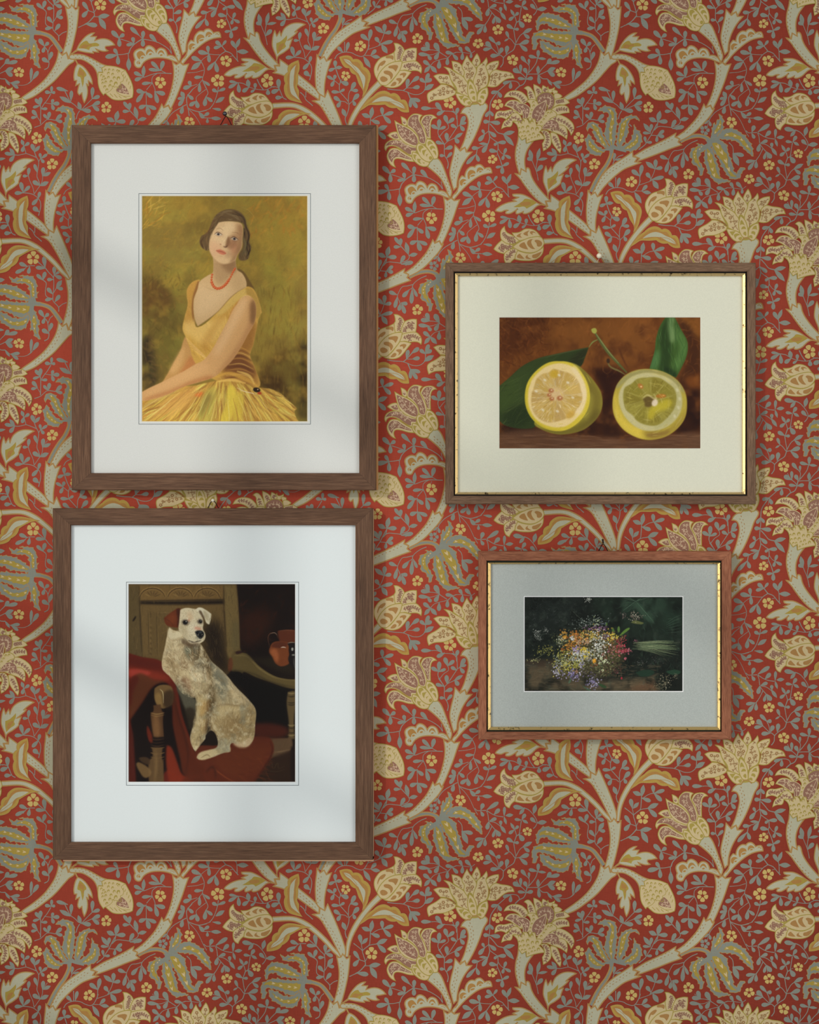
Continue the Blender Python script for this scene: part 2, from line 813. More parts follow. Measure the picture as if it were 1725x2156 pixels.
o ocin 750,690 28 14
s14och 870,660 900,642 935,675
s10och 270,1130 325,1050
@890,90
Z 4
P pale och 30 735,1350* 760,1285 830,1225 905,1220* 985,1140 1105,1195* 1170,1150 1235,1190 1235,1250 1160,1380 1100,1550 1030,1725 950,1890 845,2070* 810,2000* 715,2045* 790,1890 840,1725 875,1560 865,1450 820,1370
# jagged and banded leaves
@1000,190
Z 6
P pale och 28 1360,1450* 1395,1560* 1455,1465* 1480,1560* 1530,1430 1620,1350 1730,1310 1850,1310 1940,1335* 1830,1400 1740,1480* 1795,1470* 1730,1540 1600,1640* 1695,1610* 1645,1740 1640,1780 1530,1870 1420,1945 1400,2060* 1385,1940 1340,1830 1310,1725 1325,1560
P gold - 0 1390,1690* 1480,1650 1590,1540* 1590,1620 1555,1700 1570,1760 1480,1830 1410,1905* 1390,1800
P ocin - 0 1440,1740 1500,1700 1540,1700 1510,1760 1440,1850
@1000,380
P pale och 28 1370,480* 1250,455 1150,400 1050,330 920,270 820,260 725,265* 740,300 845,320* 790,345 720,370* 800,400* 650,420 520,470 420,540 395,580* 500,600 580,570 640,570* 590,620 650,635 720,610 820,540* 790,630 860,625 930,590* 930,630 1000,630 1080,590 1190,490 1270,465
P gold - 0 1180,430* 1080,370 960,350 920,390 820,460 735,510* 850,510 940,500 990,540* 1080,490
P ocin - 0 870,455 970,410 1070,430 1000,480
@1190,380
Z 14
P golb och 12 85,295* 105,400 100,490 75,550* 75,700 60,800 95,880 95,1000 160,1115* 0,1075 -90,1040 -160,960 -190,830 -165,735* -190,650 -170,570 -110,520* -115,430 -60,360
P ocin - 0 72,340* 78,430 60,520 35,600 45,720 25,800 60,900 85,1010 120,1080* 0,1030 -90,960 -130,830 -115,735* -130,640 -110,560 -65,510 -60,430
P pale - 0 42,385* 20,440 10,520 0,640 -10,760 10,860 50,950 110,1060* 30,1000 -50,930 -80,800 -80,600 -60,500 0,420
s9och 25,450 0,620
P golb och 12 870,235* 980,205 1080,220 1130,280* 1230,280 1300,340 1330,420* 1420,480 1465,590 1430,740* 1400,860 1345,950 1305,990* 1320,880 1240,740 1200,620 1180,570* 1100,530 1060,440* 980,430 920,360
P ocin - 0 910,255* 1010,235 1080,270 1110,320 1220,330 1270,390 1290,450 1380,520 1420,600 1400,720 1370,850 1325,930* 1300,760 1220,600 1110,460 1020,400 950,330
P pale - 0 955,272* 1060,300 1120,370 1220,440 1300,540 1360,620 1355,740 1325,860* 1310,740 1240,560 1180,500 1080,400 1000,340
s9och 970,285 1100,370 1210,510
@1380,380
P golb och 12 -475,1270* -390,1150 -300,1050 -205,980* -120,910 -20,880 60,895 125,940* 200,925 280,975 320,1055* 400,1060 450,1140 475,1285* 350,1280 240,1200* 120,1200 20,1140* -120,1150 -280,1150 -380,1210
P ocin - 0 -420,1210* -250,1060 -100,950 20,935 130,980 220,990 290,1080 380,1110 440,1240* 330,1240 240,1170 110,1150 20,1090 -120,1110 -270,1120
P pale - 0 -240,1110* -120,1020 0,985 110,1010 200,1060 330,1120 400,1220* 250,1170 100,1090 -60,1080
s9och 90,1085 250,1110 400,1215
@1000,-52.8
P golb och 12 1210,520* 1220,400 1310,325* 1325,220 1420,160* 1450,80 1560,0 1700,-10 1870,25 2050,70* 1900,85 1790,130 1650,215* 1610,320 1500,400* 1440,470 1330,510
P ocin - 0 1240,490* 1260,400 1340,350 1380,240 1450,190 1500,90 1600,30 1720,20 1900,60* 1760,100 1620,200 1560,300 1460,380 1400,440 1300,480
P pale - 0 1280,455* 1330,370 1410,310 1490,180 1580,90 1700,60 1840,70* 1700,150 1600,190 1540,250 1510,330 1400,410
s9och 1290,445 1400,360 1530,260
# tulips
@1000,380
Z 7
P oliv - 0 560,1190 800,1110 1250,1090 1285,1290 1100,1450 800,1470 660,1370 540,1250
P crem oliv 20 715,1000* 850,990 960,930 1080,930 1180,980 1260,1080 1290,1120* 980,1130 870,1150* 800,1120
P crem oliv 20 570,880* 510,940 490,1020 510,1130 600,1200 720,1215* 850,1160* 780,1090 700,1040 600,980
P crem oliv 20 365,1310* 430,1220 520,1140* 600,1200 720,1230* 730,1270* 620,1380 580,1400* 450,1370
P crem oliv 20 570,1390* 650,1330 750,1300* 830,1330 780,1420 770,1490* 700,1550 660,1625* 590,1580 560,1480
P crem oliv 20 820,1340* 950,1380 1080,1390 1200,1350 1310,1270* 1290,1400 1200,1490 1080,1530 900,1530 770,1505* 780,1430
P crem oliv 20 725,1270* 850,1180 1000,1110 1130,1080 1250,1080 1310,1140 1320,1220 1230,1330 1100,1380 950,1370 830,1330
P brwn - 0 850,1240 950,1180* 1020,1320* 900,1290
P brwn - 0 1000,1180 1110,1120* 1080,1190 1155,1310* 1060,1290
P brwn - 0 1145,1150 1220,1140 1285,1190 1270,1250 1200,1260 1180,1200
P brwn - 0 800,1060 900,1005* 870,1050 910,1090* 840,1085
P brwn - 0 930,1010 1050,955* 1010,1010 1025,1060* 950,1040
P brwn - 0 1055,990 1110,970 1180,1020* 1110,1000 1110,1040*
P brwn - 0 810,1440 860,1400* 950,1495* 820,1480
P brwn - 0 975,1450 1035,1410* 1010,1450 1090,1500* 980,1490
P brwn - 0 1100,1430 1150,1410 1280,1360* 1200,1470 1110,1480
v 540,990 580,1060 640,1100 740,1105
v 640,1100 680,1170 780,1170
v 450,1305 540,1280 600,1270 640,1300 690,1250
v 510,1210 540,1280 520,1360
v 610,1530 630,1440 680,1440 700,1370 770,1345
@1380,380
Z 7
P oliv - 0 -80,560 80,390 215,230 330,280 500,325 560,400 380,495 250,690 60,765 -70,720
P crem oliv 20 -135,650* -180,560 -190,450 -150,350 -60,250 80,200 185,145* 215,230 215,320* 80,370 -20,450 -90,540
P crem oliv 20 190,-30* 270,-20 350,40 390,115* 360,200 310,300* 215,320* 190,150 215,90
P crem oliv 20 390,110* 450,80 540,60 620,65* 620,180 600,310* 450,320 350,350* 320,290
P crem oliv 20 350,345* 450,320 600,310 680,370 715,450 705,540* 650,500 580,490 480,500* 390,480 300,490
P crem oliv 20 300,490* 400,490 515,525* 440,620 370,710 280,790 150,820 0,790* 120,720 220,600
P crem oliv 20 345,315* 300,480 200,620 90,740 40,775* -60,760 -110,700 -135,650* -90,540 0,430 100,360 220,320
P brwn - 0 80,430 150,390 260,395 250,460 215,515* 170,460
P brwn - 0 0,500 100,500 165,560 160,620 120,670* 100,590 0,545
P brwn - 0 -75,630 -20,600 60,640 60,680 -10,710 -60,690
P brwn - 0 30,240 120,200 175,215 165,290* 120,260
P brwn - 0 -130,460 -90,360 0,300 30,320 -40,400 -80,400 -120,500*
P brwn - 0 300,580 340,540 420,545 400,600 360,630* 350,580
P brwn - 0 230,660 270,635 335,650 320,710 260,755* 280,700
P brwn - 0 170,720 210,705 235,730 200,780 120,785*
v 290,30 320,110 290,170 280,260
v 460,110 490,185 560,120
v 490,185 540,240
v 490,190 400,240 390,300
v 370,420 470,390 560,380 660,430
v 460,350 490,460
# fan flower
@890,90
Z 6
P oliv - 0 650,950 540,720 620,520 800,500 1010,480 1200,500 1265,640 1230,860 1120,1140 900,1180 700,1060
P crem oliv 20 640,940* 560,870 460,810 350,800* 260,870 110,960 90,1030 120,1150* 230,1100 430,1080 620,985*
P crem oliv 20 215,640* 320,600 510,620* 560,750 640,900* 560,830 460,790 340,780*
P crem oliv 20 560,355* 680,380 750,440 800,560 790,650* 700,600 590,520*
P crem oliv 20 1040,210* 1080,280 1100,390 1010,480* 950,390 980,300
P crem oliv 20 1450,350* 1450,420 1390,520* 1280,620* 1210,480 1230,430 1330,370
P crem oliv 20 1290,600* 1380,520 1500,540 1690,580 1750,680* 1620,690 1520,750 1400,840 1240,830* 1280,720
P crem oliv 20 410,465* 520,490 620,560 760,640 860,770 870,1030* 760,990 660,940* 640,850 540,700 500,560
P crem oliv 20 850,250* 900,340 980,430 1030,520 1020,620 960,750* 900,700 860,760* 790,650 800,560 755,470 780,380
P crem oliv 20 1220,290* 1240,370 1210,450 1250,580 1260,700 1220,830 1100,900 1040,960* 970,750 1030,560 1050,460 1150,380
P crem oliv 22 1235,860* 1250,980 1200,1110 1140,1185 1050,1130* 1060,980 1140,890
P crem oliv 22 630,965* 760,990 870,1040 950,1140 900,1210 780,1190 680,1080
P crem oliv 22 895,720* 980,800 1030,940 1040,1120* 950,1130 880,1020 860,880
P oliv - 0 890,900* 895,820 920,800 960,860 975,905* 930,880
P oliv - 0 910,980* 930,930 975,920 1000,970* 955,970
P oliv - 0 950,1070* 960,1030 1000,1025 1000,1105*
P oliv - 0 1200,900* 1215,985* 1150,970 1115,985* 1150,920
P oliv - 0 1105,1060* 1120,1010 1175,1030 1165,1085* 1130,1060
P oliv - 0 1060,1130* 1070,1095 1115,1095 1120,1150*
P oliv - 0 685,1020* 800,1010* 760,1070 740,1100*
P oliv - 0 765,1085* 830,1055 890,1085* 820,1110 800,1165*
P oliv - 0 850,1150* 900,1120 925,1140 890,1195*
P och - 0 720,1350* 770,1265 840,1205 905,1205* 985,1125 1105,1180* 1105,1200* 985,1145 905,1225* 830,1230 760,1290*
b 905,690 900,560 870,430
b 900,560 950,470
b 900,560 800,470
b 905,690 950,620
b 905,690 840,650
p 865,398 32
p 952,586 32
p 860,610 30
b 1065,930 1090,840 1150,750 1120,620 1100,550
b 1150,750 1190,690
b 1065,930 1065,760
b 1150,760 1210,770
b 1065,830 1030,780
b 1130,450 1170,410
b 1120,620 1180,580
b 1110,640 1080,600
p 1120,510 28
p 1190,665 30
p 1070,728 32
b 850,990 780,880 760,760 680,680 600,610
b 700,690 600,670
b 530,520 560,570
b 780,880 830,810
b 760,830 700,830
b 780,930 750,950
b 650,670 590,730
p 585,600 30
p 700,758 32
b 200,1040 260,990 420,930 600,890 460,840
b 260,990 200,990
b 420,930 300,910
b 420,940 400,1000
b 560,910 570,950
p 175,1062 32
p 397,880 32
p 335,990 30
p 482,952 30
b 370,740 500,775
b 400,740 400,670
p 340,665 32
p 455,672 30
b 640,510 700,530 740,600
b 700,530 690,470
p 635,440 32
p 1035,342 32
b 1035,370 1020,440
b 1240,520 1300,490 1420,400
b 1300,490 1300,440
b 1300,490 1340,510
p 1362,450 28
b 1300,800 1330,690 1430,670 1560,640 1700,620
b 1330,690 1340,610
b 1330,690 1310,640
b 1430,670 1480,700
b 1470,660 1490,590
b 1340,800 1400,800
p 1402,610 34
p 1590,622 30
p 1380,742 30
# plum tulip
@800,220
Z 6
P oliv - 0 400,700 360,540 560,450 700,470 860,460 920,670 1060,880 1000,1040 750,1080 620,1020 480,915 300,790
P crem oliv 20 650,1090* 540,1080 400,1040 300,1040 265,1100 300,1200* 200,1140 140,1020 150,930 210,850 320,840 430,900 540,970 620,1000*
P plum - 0 600,1055* 480,1030 350,1000 270,1030 235,1110* 170,1010 175,930 240,865 330,870 420,930 540,1000 595,1030
P crem oliv 20 620,990* 520,930 400,850 290,800 180,800 115,880* 90,820 130,730 230,680 400,670 520,740 620,800 710,810* 690,900
P plum - 0 115,790* 200,700 340,690 440,740 560,810 690,830* 690,880 600,885 590,950 480,900 370,820 250,780
P crem oliv 20 145,595* 220,540 330,530 360,600 400,680* 300,670 220,640
P plum - 0 210,590* 320,555* 355,640* 290,650
P crem oliv 20 405,235* 510,300 510,400 430,370*
P plum - 0 440,310* 490,340 480,370 445,350
P crem oliv 20 780,340* 830,230 920,200 1010,205 1085,260* 1000,290 970,400 970,650* 900,650* 860,500
P plum - 0 800,340* 860,240 940,215 1010,235* 960,320 945,480 945,630* 900,600 860,450
P crem oliv 20 530,420* 525,330 570,240 660,180 810,210* 770,260 770,330 860,500 900,640 890,750* 760,740 720,600 640,500
P plum - 0 545,400* 560,280 640,205 740,210* 740,300 800,420 870,640 850,740* 770,720 740,620 660,490
P crem oliv 20 285,310* 400,380 520,430 640,510 730,620 740,740* 700,810 600,790 480,740 380,640 330,500
P plum - 0 320,370* 450,420 600,510 700,620 725,720 690,780 560,740 440,650 370,560
P crem oliv 22 900,660* 1000,690 1080,790 1115,930 1100,1030* 1010,1030 960,910 880,800* 880,720
P crem oliv 22 630,910* 720,940 820,1040 950,1110* 900,1180 780,1170 680,1100 620,1020
P crem oliv 22 740,740* 850,790 950,900 1020,1020* 940,1100 800,1030 720,900 700,810
P oliv - 0 740,800* 800,780 840,830* 790,860 780,925* 740,860
P oliv - 0 810,880* 900,860* 860,920 850,985* 815,930
P oliv - 0 880,960* 940,935* 905,975 905,1020*
P oliv - 0 940,1010 980,990 1000,1030 960,1060
P oliv - 0 910,730* 960,700 1015,760* 960,760 925,800*
P oliv - 0 950,830* 1010,785 1065,860* 1010,840 985,880*
P oliv - 0 1010,890* 1060,890 1075,985* 1040,930
P oliv - 0 640,955* 710,965* 680,1010 695,1075* 650,1020
P oliv - 0 715,1035* 795,1050* 765,1080 800,1140* 730,1100
P oliv - 0 815,1105* 880,1115* 850,1120 855,1150*
c 690,740 600,680 500,590 440,490 370,420
c 640,720 580,640 570,520
c 480,560 400,560
c 470,540 430,610
c 660,620 650,700
c 560,650 460,650
c 570,600 640,560
c 430,480 380,490
c 430,460 440,420
c 480,530 500,490
c 840,720 810,600 760,500 690,400 690,250
c 700,460 640,430
c 690,350 600,350
c 780,560 740,520
c 690,300 620,260
c 790,560 780,470
c 690,400 620,380
c 810,640 780,640
c 935,620 910,480 900,380 960,250
c 900,380 840,330
c 910,480 850,410
c 900,380 900,250
c 910,420 960,380
c 905,500 960,440
c 600,870 480,780 380,730 240,750
c 480,790 400,790
c 540,820 470,850
c 540,830 540,780
c 350,730 300,700
c 380,730 410,690
c 290,740 260,720
c 590,1040 440,980 330,900 280,900
c 300,960 220,1040
c 300,960 200,970
c 330,920 230,930
c 330,900 270,880
c 420,970 350,980
c 330,620 280,580
c 470,350 460,320
# chrysanthemum
@1000,190
Z 14
P crem oliv 18 1400,-70* 1430,-20 1525,-55* 1510,10 1420,60 1370,30
P crem oliv 18 1300,-90* 1380,-40 1400,30 1330,60* 1285,20
P crem oliv 18 1500,50* 1485,0 1580,20* 1540,100
P crem oliv 18 1670,115* 1560,180 1520,150* 1540,60
P crem oliv 18 1520,180* 1620,160 1725,160 1810,240* 1700,280 1600,280 1500,340*
P crem oliv 18 1470,370* 1560,310 1700,290 1780,330 1805,430* 1700,440 1600,470 1560,480*
P crem oliv 18 1570,470* 1680,490 1800,560 1880,650 1895,750 1840,860* 1800,770 1700,680 1600,660 1440,540*
P crem oliv 18 1600,670* 1720,690 1770,800 1755,935* 1650,860 1500,800 1380,760*
P crem oliv 18 1450,810* 1560,840 1620,960 1650,1100 1630,1200* 1560,1120 1490,1020 1460,930
P crem oliv 18 1260,780* 1360,770 1430,830 1460,960 1440,1060 1310,1160* 1290,1020* 1330,940 1320,860
P crem oliv 18 1125,-110* 1230,-60 1290,20 1240,90* 1180,170 1150,60 1130,-30
P crem oliv 18 945,-35* 1020,-75 1090,-20 1150,100 1170,190* 1050,190 1010,100 1000,10
P crem oliv 18 560,140* 620,50 740,10 880,30 980,110 1020,190* 960,250 870,240* 820,180 700,130
P crem oliv 18 570,300* 640,210 760,190 860,230 940,320* 900,480* 790,430 700,350
P plum - 0 605,290* 660,230 760,210 830,240 880,320 870,440* 790,390 700,320
P crem oliv 18 385,560* 400,450 460,400 560,400 700,375 830,430* 740,440 660,500 600,560* 490,520
P crem oliv 18 510,740* 560,600 640,550 720,450 820,440 900,560 890,640* 780,590 720,600* 690,690 600,700
P plum oliv 18 1180,150* 1230,90 1340,40 1450,60 1520,150 1520,260 1470,360* 1380,390* 1360,260 1210,310*
P crem oliv 18 985,210* 1060,180 1150,190 1210,260 1210,330* 1110,420 1090,540 1060,610* 1020,520 1050,380 1060,280
P crem oliv 18 1180,680* 1220,600 1310,510 1370,400 1450,380 1550,430 1560,500* 1450,540 1370,620 1270,700*
P plum crem 16 1370,200* 1360,350 1310,500 1200,610* 1110,560 1090,460 1150,330 1260,250
P plum crem 16 790,300* 870,255 980,280 1050,350 1030,480 990,545 920,540* 900,400
P plum crem 16 1270,740* 1360,620 1430,570 1540,580 1610,660 1590,785* 1530,720 1420,740
P crem oliv 20 730,600* 830,600 900,640* 960,540 1040,640* 1130,550 1170,640 1180,680* 1280,700 1230,800* 1310,880 1330,930* 1150,960 990,1015* 985,905* 900,955* 835,860* 830,740 800,660
v 650,80 760,70 880,130 950,220
v 1050,20 1080,130
v 1190,-30 1230,50
v 1320,-20 1350,0
v 1550,230 1620,215 1700,200
v 1550,390 1650,360 1770,370
v 1500,540 1650,580 1780,660 1860,760
v 1450,760 1560,740 1650,770 1730,850
v 1500,880 1560,970 1620,1120
v 1300,790 1380,850 1390,960 1350,1090
v 430,490 500,450 600,470 720,410
v 560,680 640,610 740,520 880,590
c 1300,120 1250,160
c 1340,90 1330,150
c 1400,90 1400,150
c 1450,110 1430,160
c 1490,180 1440,190
c 1490,240 1440,240
c 1480,290 1430,270
c 1260,220 1230,200
c 1310,210 1350,210
c 1400,340 1420,300
c 1350,230 1200,570
c 1300,360 1240,330
c 1260,440 1180,400
c 1230,500 1150,470
c 1280,430 1330,400
c 1250,490 1290,490
c 820,290 950,350 970,520
c 940,340 900,310
c 960,400 920,390
c 970,400 1010,370
c 970,450 1010,430
c 1300,720 1400,660 1560,650
c 1400,660 1400,610
c 1460,655 1470,600
c 1430,660 1460,700
c 1500,655 1550,700
c 640,250 780,270 850,400
c 720,260 740,220
c 780,280 820,250
c 760,270 720,330
e 920,595 34
e 1090,610 34
e 850,620 26
e 850,730 22
e 915,715 28
e 1010,705 32
e 1100,740 28
e 1190,740 34
e 870,815 24
e 940,800 26
e 1015,800 28
e 1120,835 26
e 1215,870 30
e 905,885 22
e 1050,860 22
e 960,880 20
e 1090,915 20
e 1150,900 18
e 1030,950 20
e 1120,230 22
e 1125,300 24
e 1090,385 20
e 1065,460 18
e 1055,530 16
e 1400,440 24
e 1460,430 24
e 1360,500 22
e 1320,560 22
e 1270,620 22
# bud
@1380,0
Z 14
P crem oliv 20 235,1345* 100,1290 -20,1265 -140,1258* -215,1300* -195,1390* -280,1385* -290,1520 -275,1650 -240,1740 -180,1820* -150,1790 -100,1830 0,1900 150,1915 300,1890 370,1860* 385,1740 365,1610 310,1480
s10oli 235,1345 160,1400 200,1470 190,1550 140,1580 150,1680 60,1660 0,1680 -60,1740 -150,1790
P plum crem 14 165,1590* 260,1680 310,1810* 180,1790 60,1740 90,1670
s9oli 150,1600 60,1730 170,1830 330,1840
c 180,1640 190,1720 240,1790
c 190,1700 240,1700
c 190,1740 120,1740
c 210,1760 280,1770
e -150,1340 22
e -75,1335 22
e 0,1340 20
e 80,1350 20
e -225,1440 22
e -180,1470 22
e -90,1400 24
e -10,1420 24
e 110,1370 26
e -205,1530 20
e -150,1510 22
e -90,1480 24
e 20,1490 26
e 100,1500 34
e -200,1590 22
e -140,1570 24
e -40,1560 26
e 50,1600 34
e -160,1660 26
e -60,1640 28
e 0,1660 22
e -120,1720 26
s12oli 210,1420 180,1460 
s12oli 240,1450 220,1500
s12oli 270,1500 260,1560
s12oli 310,1560 290,1620
s12oli 340,1640 320,1700
s12oli -60,1790 0,1850
s12oli 20,1800 80,1870
s12oli 110,1830 160,1880
s12oli 200,1850 260,1870
# blue fingered leaves
@1190,190
Z 4
H 455,830* 500,900 530,960 570,1010 620,1060 700,1120 800,1130* 700,1210 620,1250 500,1210 430,1130 410,1050 385,960* 420,890
H 435,790* 415,730 430,660 500,610 570,620 640,690 700,760 720,840 760,930 850,1080* 800,1110 650,1000 580,900 530,800 540,760 500,710 450,740
H 625,395* 720,320 830,310 920,340 975,420 990,570 985,700 970,850 950,1000 900,1100* 830,1010 760,860 780,700 810,560 840,460 760,410
H 1420,595* 1350,540 1260,550 1220,620 1200,700 1210,800 1170,900 1080,1060 1000,1110* 990,950 1010,830 1040,650 1100,560 1180,500 1280,490 1380,510
H 1325,650* 1350,730 1420,800 1465,870 1460,960 1430,1060 1370,1130 1260,1160 1120,1150* 1100,1080 1200,1010 1280,920 1310,800
P blue - 0 760,1115* 850,1090 870,1040 950,1050 1000,1080 1120,1070 1170,1190* 1000,1150 930,1135 915,1200 860,1200 855,1160 780,1150
G 465,930* 500,1010 600,1110 720,1180* 600,1180 490,1100 450,1010
G 500,650* 600,690 680,850 800,1080* 700,1000 620,850
G 800,350* 900,390 940,540 900,800 900,1070* 850,900 860,650 890,480
G 1260,530* 1180,600 1135,800 1030,1050* 1050,800 1100,620
G 1370,830* 1400,930 1330,1060 1130,1120* 1250,1030 1340,950
h 470,990 500,1060 555,1115 620,1155 r 18
h 545,660 620,770 645,850 680,930 735,1030 r 22
h 865,390 910,550 890,700 870,810 880,950 r 26
h 1180,550 1130,640 1105,730 1085,840 1060,950 r 22
h 1375,880 1360,960 1310,1030 1260,1070 1200,1105 r 18
@1000,0
Z 4
H 1465,95* 1540,150 1640,130 1730,120 1650,90* 1800,90 1900,110 1970,190 1990,300 1980,400 2030,390* 1990,460 1940,560 1900,560* 1860,450 1880,400 1820,330 1840,290 1760,230 1700,230 1580,230 1500,170
H 1180,580* 1180,450 1220,330 1330,260 1480,270 1650,330 1780,420 1870,520 1880,570* 1750,560 1600,540 1420,500 1380,450 1300,460 1240,480 1220,560
H 1105,950* 1170,930 1190,850 1195,750 1350,760 1500,810 1650,880 1760,880 1860,750 1880,620* 1800,600 1600,600 1400,570 1250,590 1130,660 1090,750 1110,850
H 1245,775* 1400,820 1550,900 1700,900 1800,830 1880,700* 1890,850 1830,960 1780,1060 1690,1120 1550,1100 1400,1030 1280,930
H 1850,800* 1920,740 1970,800 2020,920 2055,1020* 2010,1030 2040,1140 2010,1140 2070,1300* 1960,1240 1920,1130 1870,1140* 1880,1000 1860,900
P blue - 0 1820,600* 1880,510 1960,520 1990,590 2060,600 2060,660 1950,660 1930,760 1860,820 1850,720
G 1600,190* 1720,150 1850,170 1930,280 1945,420 1930,500* 1890,420 1890,280 1780,210
G 1235,430* 1280,345 1450,350 1620,400 1740,460 1830,530* 1650,500 1500,450 1330,400
G 1140,700* 1220,630 1400,640 1600,655 1750,660 1860,670* 1800,790 1640,790 1450,730 1250,680
G 1300,820* 1400,910 1550,970 1700,960 1810,900* 1750,1020 1600,1040 1430,980
G 1935,830* 1980,950 1970,1100 1980,1210* 1930,1080 1910,920
h 1700,170 1840,195 1890,235 1930,300 1925,390 1935,455 r 18
h 1380,355 1490,385 1625,440 1730,485 r 28
h 1330,655 1470,695 1635,720 1750,735 r 32
h 1385,915 1490,970 1620,1000 1770,965 r 24
h 1935,885 1940,1010 1945,1095 r 20
@1380,190
Z 2
T och 26 blue 1040,970 970,905 850,872 720,880 600,915 480,985 w 80,58,54,60,62,44
Z 4
H 1215,450* 1270,500 1305,590 1290,680 1330,690* 1260,780 1260,800 1190,870 1170,900* 1080,930* 1075,850 1100,720 1120,640 1160,660 1185,560 1220,580 1230,520
H 1180,900* 1330,745 1490,740* 1600,790 1733,900 1833,1040 1860,1150 1880,1265* 1800,1210 1700,1120 1600,1010 1480,950 1350,940 1190,930*
H 1050,990* 1200,950 1290,980 1390,1080* 1370,1100 1420,1270 1480,1430 1500,1550 1560,1600* 1620,1490 1700,1480 1720,1510* 1660,1560 1620,1660 1540,1700 1440,1680 1330,1550 1250,1400 1200,1280 1120,1180
H 960,1060* 1040,1070 1100,1150 1150,1300 1200,1450 1230,1520 1220,1610 1270,1680 1440,1730* 1300,1770 1200,1775 1120,1720 1030,1600 980,1480 945,1350 950,1180
H 960,1060* 900,1040 790,1020* 820,1060 720,1110 680,1160 660,1290* 700,1300 720,1420 780,1440 850,1550 850,1630* 900,1620 915,1520 880,1410 830,1330 850,1240 880,1190 950,1150
P blue - 0 950,960* 1040,950 1080,860 1180,880 1220,930 1250,980 1150,1010 1060,1090 960,1140 930,1060 990,1010
G 1250,560* 1260,680 1200,780 1130,850* 1150,760 1210,660
G 1310,880* 1380,820 1500,820 1640,900 1760,1040 1840,1200* 1700,1060 1600,950 1480,890
G 1090,1010* 1200,1020 1290,1130 1380,1270 1390,1440 1450,1560 1550,1650* 1440,1630 1330,1420 1220,1270 1130,1120
G 990,1110* 1060,1200 1130,1380 1180,1580 1260,1690* 1110,1650 1050,1500 1010,1350
G 900,1060* 800,1130 790,1250 830,1380 870,1490* 780,1380 715,1260 755,1130
h 1235,660 1210,715 1150,805 r 22
h 1370,850 1520,870 1650,945 1760,1070 r 28
h 1195,1075 1270,1190 1350,1350 1405,1510 r 42
h 1030,1220 1060,1355 1095,1510 1125,1620 r 34
h 885,1080 850,1125 780,1160 750,1220 750,1280 r 18
# stitches along the trunks
Z 17
@1190,-52.8
D 900,700 925,900 920,1060 880,1230 830,1420
@1190,0
D 720,1080 690,1200 600,1370 470,1530 330,1680 200,1780
D 950,1080 1100,1080 1250,1130 1400,1210 1500,1280
@1190,380
D 500,330 480,480 470,640 480,860
D 90,680 220,780 340,890 430,990
D 520,1070 600,1240 700,1370 800,1540 890,1720
@1190,190
D 1240,1300 1100,1400 920,1510 780,1620 650,1790 580,1930
@1380,190
D 330,920 150,1000 -50,1080 -320,1220
D 950,370 870,500 760,620 650,740 520,860
@1380,0
D 1230,1260 1220,1450 1180,1620 1110,1830 1040,1960
D 930,580 1060,700 1150,820 1220,950 1260,1090
D 1390,340 1370,560 1320,720 1330,900
@890,90
D 880,1270 940,1400 950,1550 900,1720 850,1880
@1000,380
D 870,-60 960,60 1080,200 1230,340
@1000,190
D 850,1010 830,1170 820,1300 840,1450
'''
WPC = {  # printed inks (display colour under full daylight)
    'red': (172, 71, 52), 'blue': (139, 141, 128), 'pale': (186, 182, 154), 'och': (178, 138, 82),
    'crem': (209, 187, 140), 'oliv': (172, 152, 76), 'yel': (202, 175, 106), 'gold': (173, 148, 68),
    'golb': (182, 150, 74), 'ocin': (176, 130, 70), 'plum': (153, 112, 92), 'brwn': (174, 130, 76),
    'twig': (160, 120, 76), 'pink': (218, 188, 154),
}
INK = list(WPC)
ALIAS = {'oli': 'oliv'}


def wall_mat(name, c):
    m, nt, b = mat_new('wallpaper_ink_' + name)
    tc = nt.nodes.new('ShaderNodeTexCoord')
    facs = []
    for sc in ((1500, 1, 90), (90, 1, 1500), (9, 1, 9)):
        mp = nt.nodes.new('ShaderNodeMapping')
        mp.inputs['Scale'].default_value = sc
        nt.links.new(tc.outputs['Object'], mp.inputs['Vector'])
        nz = nt.nodes.new('ShaderNodeTexNoise')
        nz.inputs['Scale'].default_value = 1.0
        nz.inputs['Detail'].default_value = 2.0
        nt.links.new(mp.outputs['Vector'], nz.inputs['Vector'])
        facs.append(nz.outputs['Fac'])
    a = nt.nodes.new('ShaderNodeMath'); a.operation = 'ADD'
    nt.links.new(facs[0], a.inputs[0]); nt.links.new(facs[1], a.inputs[1])
    a2 = nt.nodes.new('ShaderNodeMath'); a2.operation = 'MULTIPLY_ADD'
    nt.links.new(facs[2], a2.inputs[0]); a2.inputs[1].default_value = 0.55
    nt.links.new(a.outputs[0], a2.inputs[2])
    mr = nt.nodes.new('ShaderNodeMapRange')
    mr.inputs['From Min'].default_value = 0.75
    mr.inputs['From Max'].default_value = 1.8
    mr.inputs['To Min'].default_value = 0.80 if name == 'red' else 0.88
    mr.inputs['To Max'].default_value = 1.14 if name == 'red' else 1.08
    nt.links.new(a2.outputs[0], mr.inputs['Value'])
    mx = nt.nodes.new('ShaderNodeVectorMath'); mx.operation = 'SCALE'
    mx.inputs[0].default_value = lin(c)
    nt.links.new(mr.outputs[0], mx.inputs['Scale'])
    nt.links.new(mx.outputs[0], b.inputs['Base Color'])
    b.inputs['Roughness'].default_value = 0.85
    b.inputs['Specular IOR Level'].default_value = 0.15
    return m


